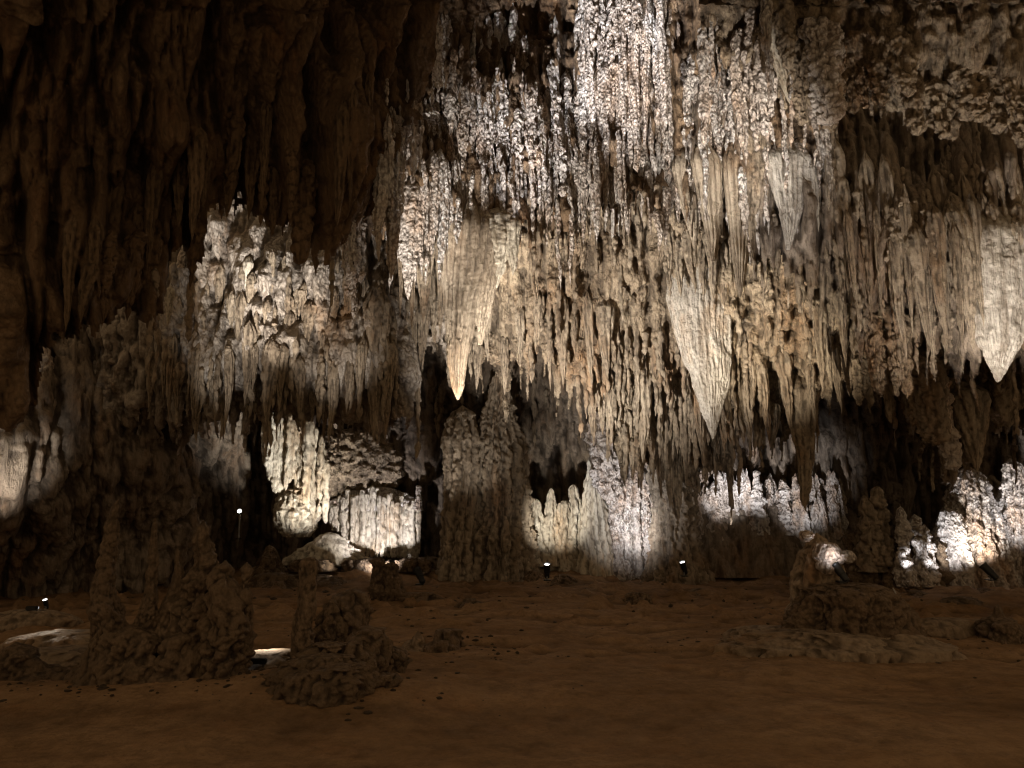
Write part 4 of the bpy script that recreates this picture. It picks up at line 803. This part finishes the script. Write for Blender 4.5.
# ================================================================== CAMERA, AMBIENT, LAMPS AND ADDED FILL
scene = bpy.context.scene
cam = bpy.data.cameras.new('camera'); cam.lens = 36*F/1024; cam.sensor_width = 36; cam.clip_end = 200; cam.clip_start = .05
co = bpy.data.objects.new('camera', cam); col.objects.link(co); co.location = (0, 0, CAMZ); co.rotation_euler = (math.pi/2+PITCH, 0, 0)
scene.camera = co
w = bpy.data.worlds.new('World'); scene.world = w; w.use_nodes = True
w.node_tree.nodes['Background'].inputs[0].default_value = (1.0, .70, .40, 1)
w.node_tree.nodes['Background'].inputs[1].default_value = .33
scene.view_settings.view_transform = 'Standard'; scene.view_settings.look = 'None'; scene.view_settings.exposure = 0
try:
    scene.cycles.use_denoising = True; scene.cycles.denoising_input_passes = 'RGB_ALBEDO_NORMAL'; scene.cycles.denoising_prefilter = 'ACCURATE'; scene.cycles.max_bounces = 4; scene.cycles.diffuse_bounces = 2; scene.cycles.glossy_bounces = 1; scene.cycles.pixel_filter_type = 'BLACKMAN_HARRIS'; scene.cycles.filter_width = 1.2; scene.cycles.sample_clamp_indirect = 2
except Exception: pass
from mathutils import Vector
def spot(src, dst, W, ang, c=(1, .95, .88), blend=.6, rad=.06):
    """a cave lamp or an added fill light at src, shining at dst"""
    l = bpy.data.lights.new('cave_lamp_or_fill', 'SPOT'); l.energy = W; l.spot_size = math.radians(ang); l.spot_blend = blend; l.shadow_soft_size = rad; l.color = c
    o = bpy.data.objects.new('cave_lamp_or_fill', l); col.objects.link(o); o.location = src
    o.rotation_euler = (Vector(dst)-Vector(src)).to_track_quat('-Z', 'Y').to_euler()
    return o
COOL = (.95, .95, 1.0); WARM = (1, .87, .68); NEU = (1, .925, .84)
#LIGHTS
# white strands, top centre: lamps on the floor just before the photographer and lower middle
spot((-1.5, 7.2, .3), V(585, 50, 12.2), 60000, 34, COOL, 1.)
spot((.6, 8.6, .3), V(622, 60, 12.0), 16000, 17, COOL, 1.)  # extra spot added to whiten the tall bunch
spot((-.6, 8.2, .3), V(530, 120, 12.4), 7000, 16, COOL, 1.)
spot((3.0, 6.0, .3), V(725, 105, 12.3), 8000, 21, NEU, 1.)
spot((-2.0, 8.5, .3), V(425, 200, 12.8), 4200, 18, NEU, .8)
# warm patches
spot((-.9, 11.0, .3), V(488, 258, 13.6), 1500, 20, WARM, 1.)
spot((1.8, 9.6, .3), V(790, 330, 14), 3000, 30, WARM, .9)
spot((1.2, 10.0, .3), V(706, 360, 13), 1000, 20, NEU, 1.)
spot((1.6, 9.6, .3), V(665, 220, 13.4), 1300, 12, NEU, .9)
spot((6.4, 8.0, .3), V(1003, 310, 11.2), 1500, 22, NEU, 1.)
spot((3.4, 8.5, .3), V(788, 205, 12.2), 1100, 13, COOL, .9)
# added fill lights: general wash of the central mass and the hollows below
spot((-.6, 10.2, .3), V(600, 280, 14.5), 4800, 72, NEU, 1.)
spot((4.6, 9.0, .3), V(890, 190, 12.2), 8500, 68, (1, .91, .8), 1.)
spot((5.5, 9.0, .3), V(965, 170, 11.5), 1600, 54, (1, .9, .8), 1.)
spot((-.4, 12.6, .3), V(530, 430, 18.0), 80, 50, NEU, 1.)  # dim wide fill added inside the arch
spot((3.6, 11.8, .3), V(700, 470, 16.5), 80, 50, NEU, 1.)
# left crest
spot((-3.3, 8.6, .3), V(240, 228, 14.0), 4800, 17, NEU, 1.)
spot((-3.0, 8.8, .3), V(296, 236, 14.0), 4000, 16, NEU, 1.)  # second cone added so the lit crest looks less round
spot((-2.6, 9.2, .3), V(345, 285, 13.8), 1100, 22, NEU, 1.)
spot((-3.9, 8.8, .3), V(235, 290, 14.0), 800, 22, NEU, 1.)
# left shoulder
spot((-7.0, 9.6, .6), V(8, 460, 12.6), 800, 26, NEU, 1.)
spot((-7.2, 9.3, .5), V(36, 425, 12.8), 80, 24, NEU, 1.)  # weak extra cone added to break up the shoulder's round patch
# rear displays
spot(V(330, 574, 16.4), V(292, 450, 18.2), 900, 62, (1, .95, .87), 1.)
spot(V(385, 577, 16.8), V(376, 524, 18.7), 380, 74, (1, .95, .97), .7)
spot(V(330, 577, 16.8), V(328, 548, 18.2), 60, 36, NEU, .7)
spot(V(425, 568, 16.2), V(452, 455, 17.4), 200, 20, NEU, 1.)
spot(V(542, 566, 15.9), V(560, 500, 18.6), 420, 50, (1, .93, .82), 1.)
spot(V(600, 566, 15.4), V(645, 515, 18.3), 620, 36, COOL, 1.)
spot(V(590, 572, 15.0), V(622, 455, 18.0), 420, 40, COOL, 1.)
spot(V(600, 566, 15.4), V(640, 490, 18.3), 220, 75, COOL, 1.)  # weak wide spot added to soften the round edge
spot(V(722, 576, 14.4), V(728, 486, 18.4), 1700, 22, COOL, 1.)
spot(V(735, 576, 14.4), V(765, 478, 18.4), 1200, 19, COOL, 1.)
spot(V(790, 576, 14.4), V(805, 490, 18.4), 800, 26, COOL, 1.)
spot(V(930, 582, 14.2), V(955, 535, 15.5), 320, 40, COOL, .8)
spot(V(975, 572, 14.7), V(980, 505, 16.0), 200, 64, NEU, .8)
spot(V(1060, 577, 13.4), V(1026, 505, 15.6), 420, 40, COOL, .8)
spot(V(905, 582, 14.4), V(915, 525, 15.6), 120, 24, COOL, .8)
pm = V(841, 573, 9.15)
spot((pm[0]-.07, pm[1]+.05, pm[2]+.15), V(824, 546, 9.4), 5, 120, COOL, 1.)
spot((pm[0]-.1, pm[1]-.3, pm[2]+.1), V(822, 543, 9.4), 16, 60, COOL, 1.)  # fill spot added before the lamp to whiten the bulbs
spot(V(478, 574, 15.0), V(478, 440, 17.4), 230, 34, NEU, 1.)  # fill spot added to make the column paler
# lit hollows in the floor
spot(V(268, 626, 8.15), V(268, 650, 8.15), 26, 100, NEU, 1.)
spot(V(40, 585, 10.4), V(40, 648, 9.6), 34, 50, (1, .85, .68), .9)
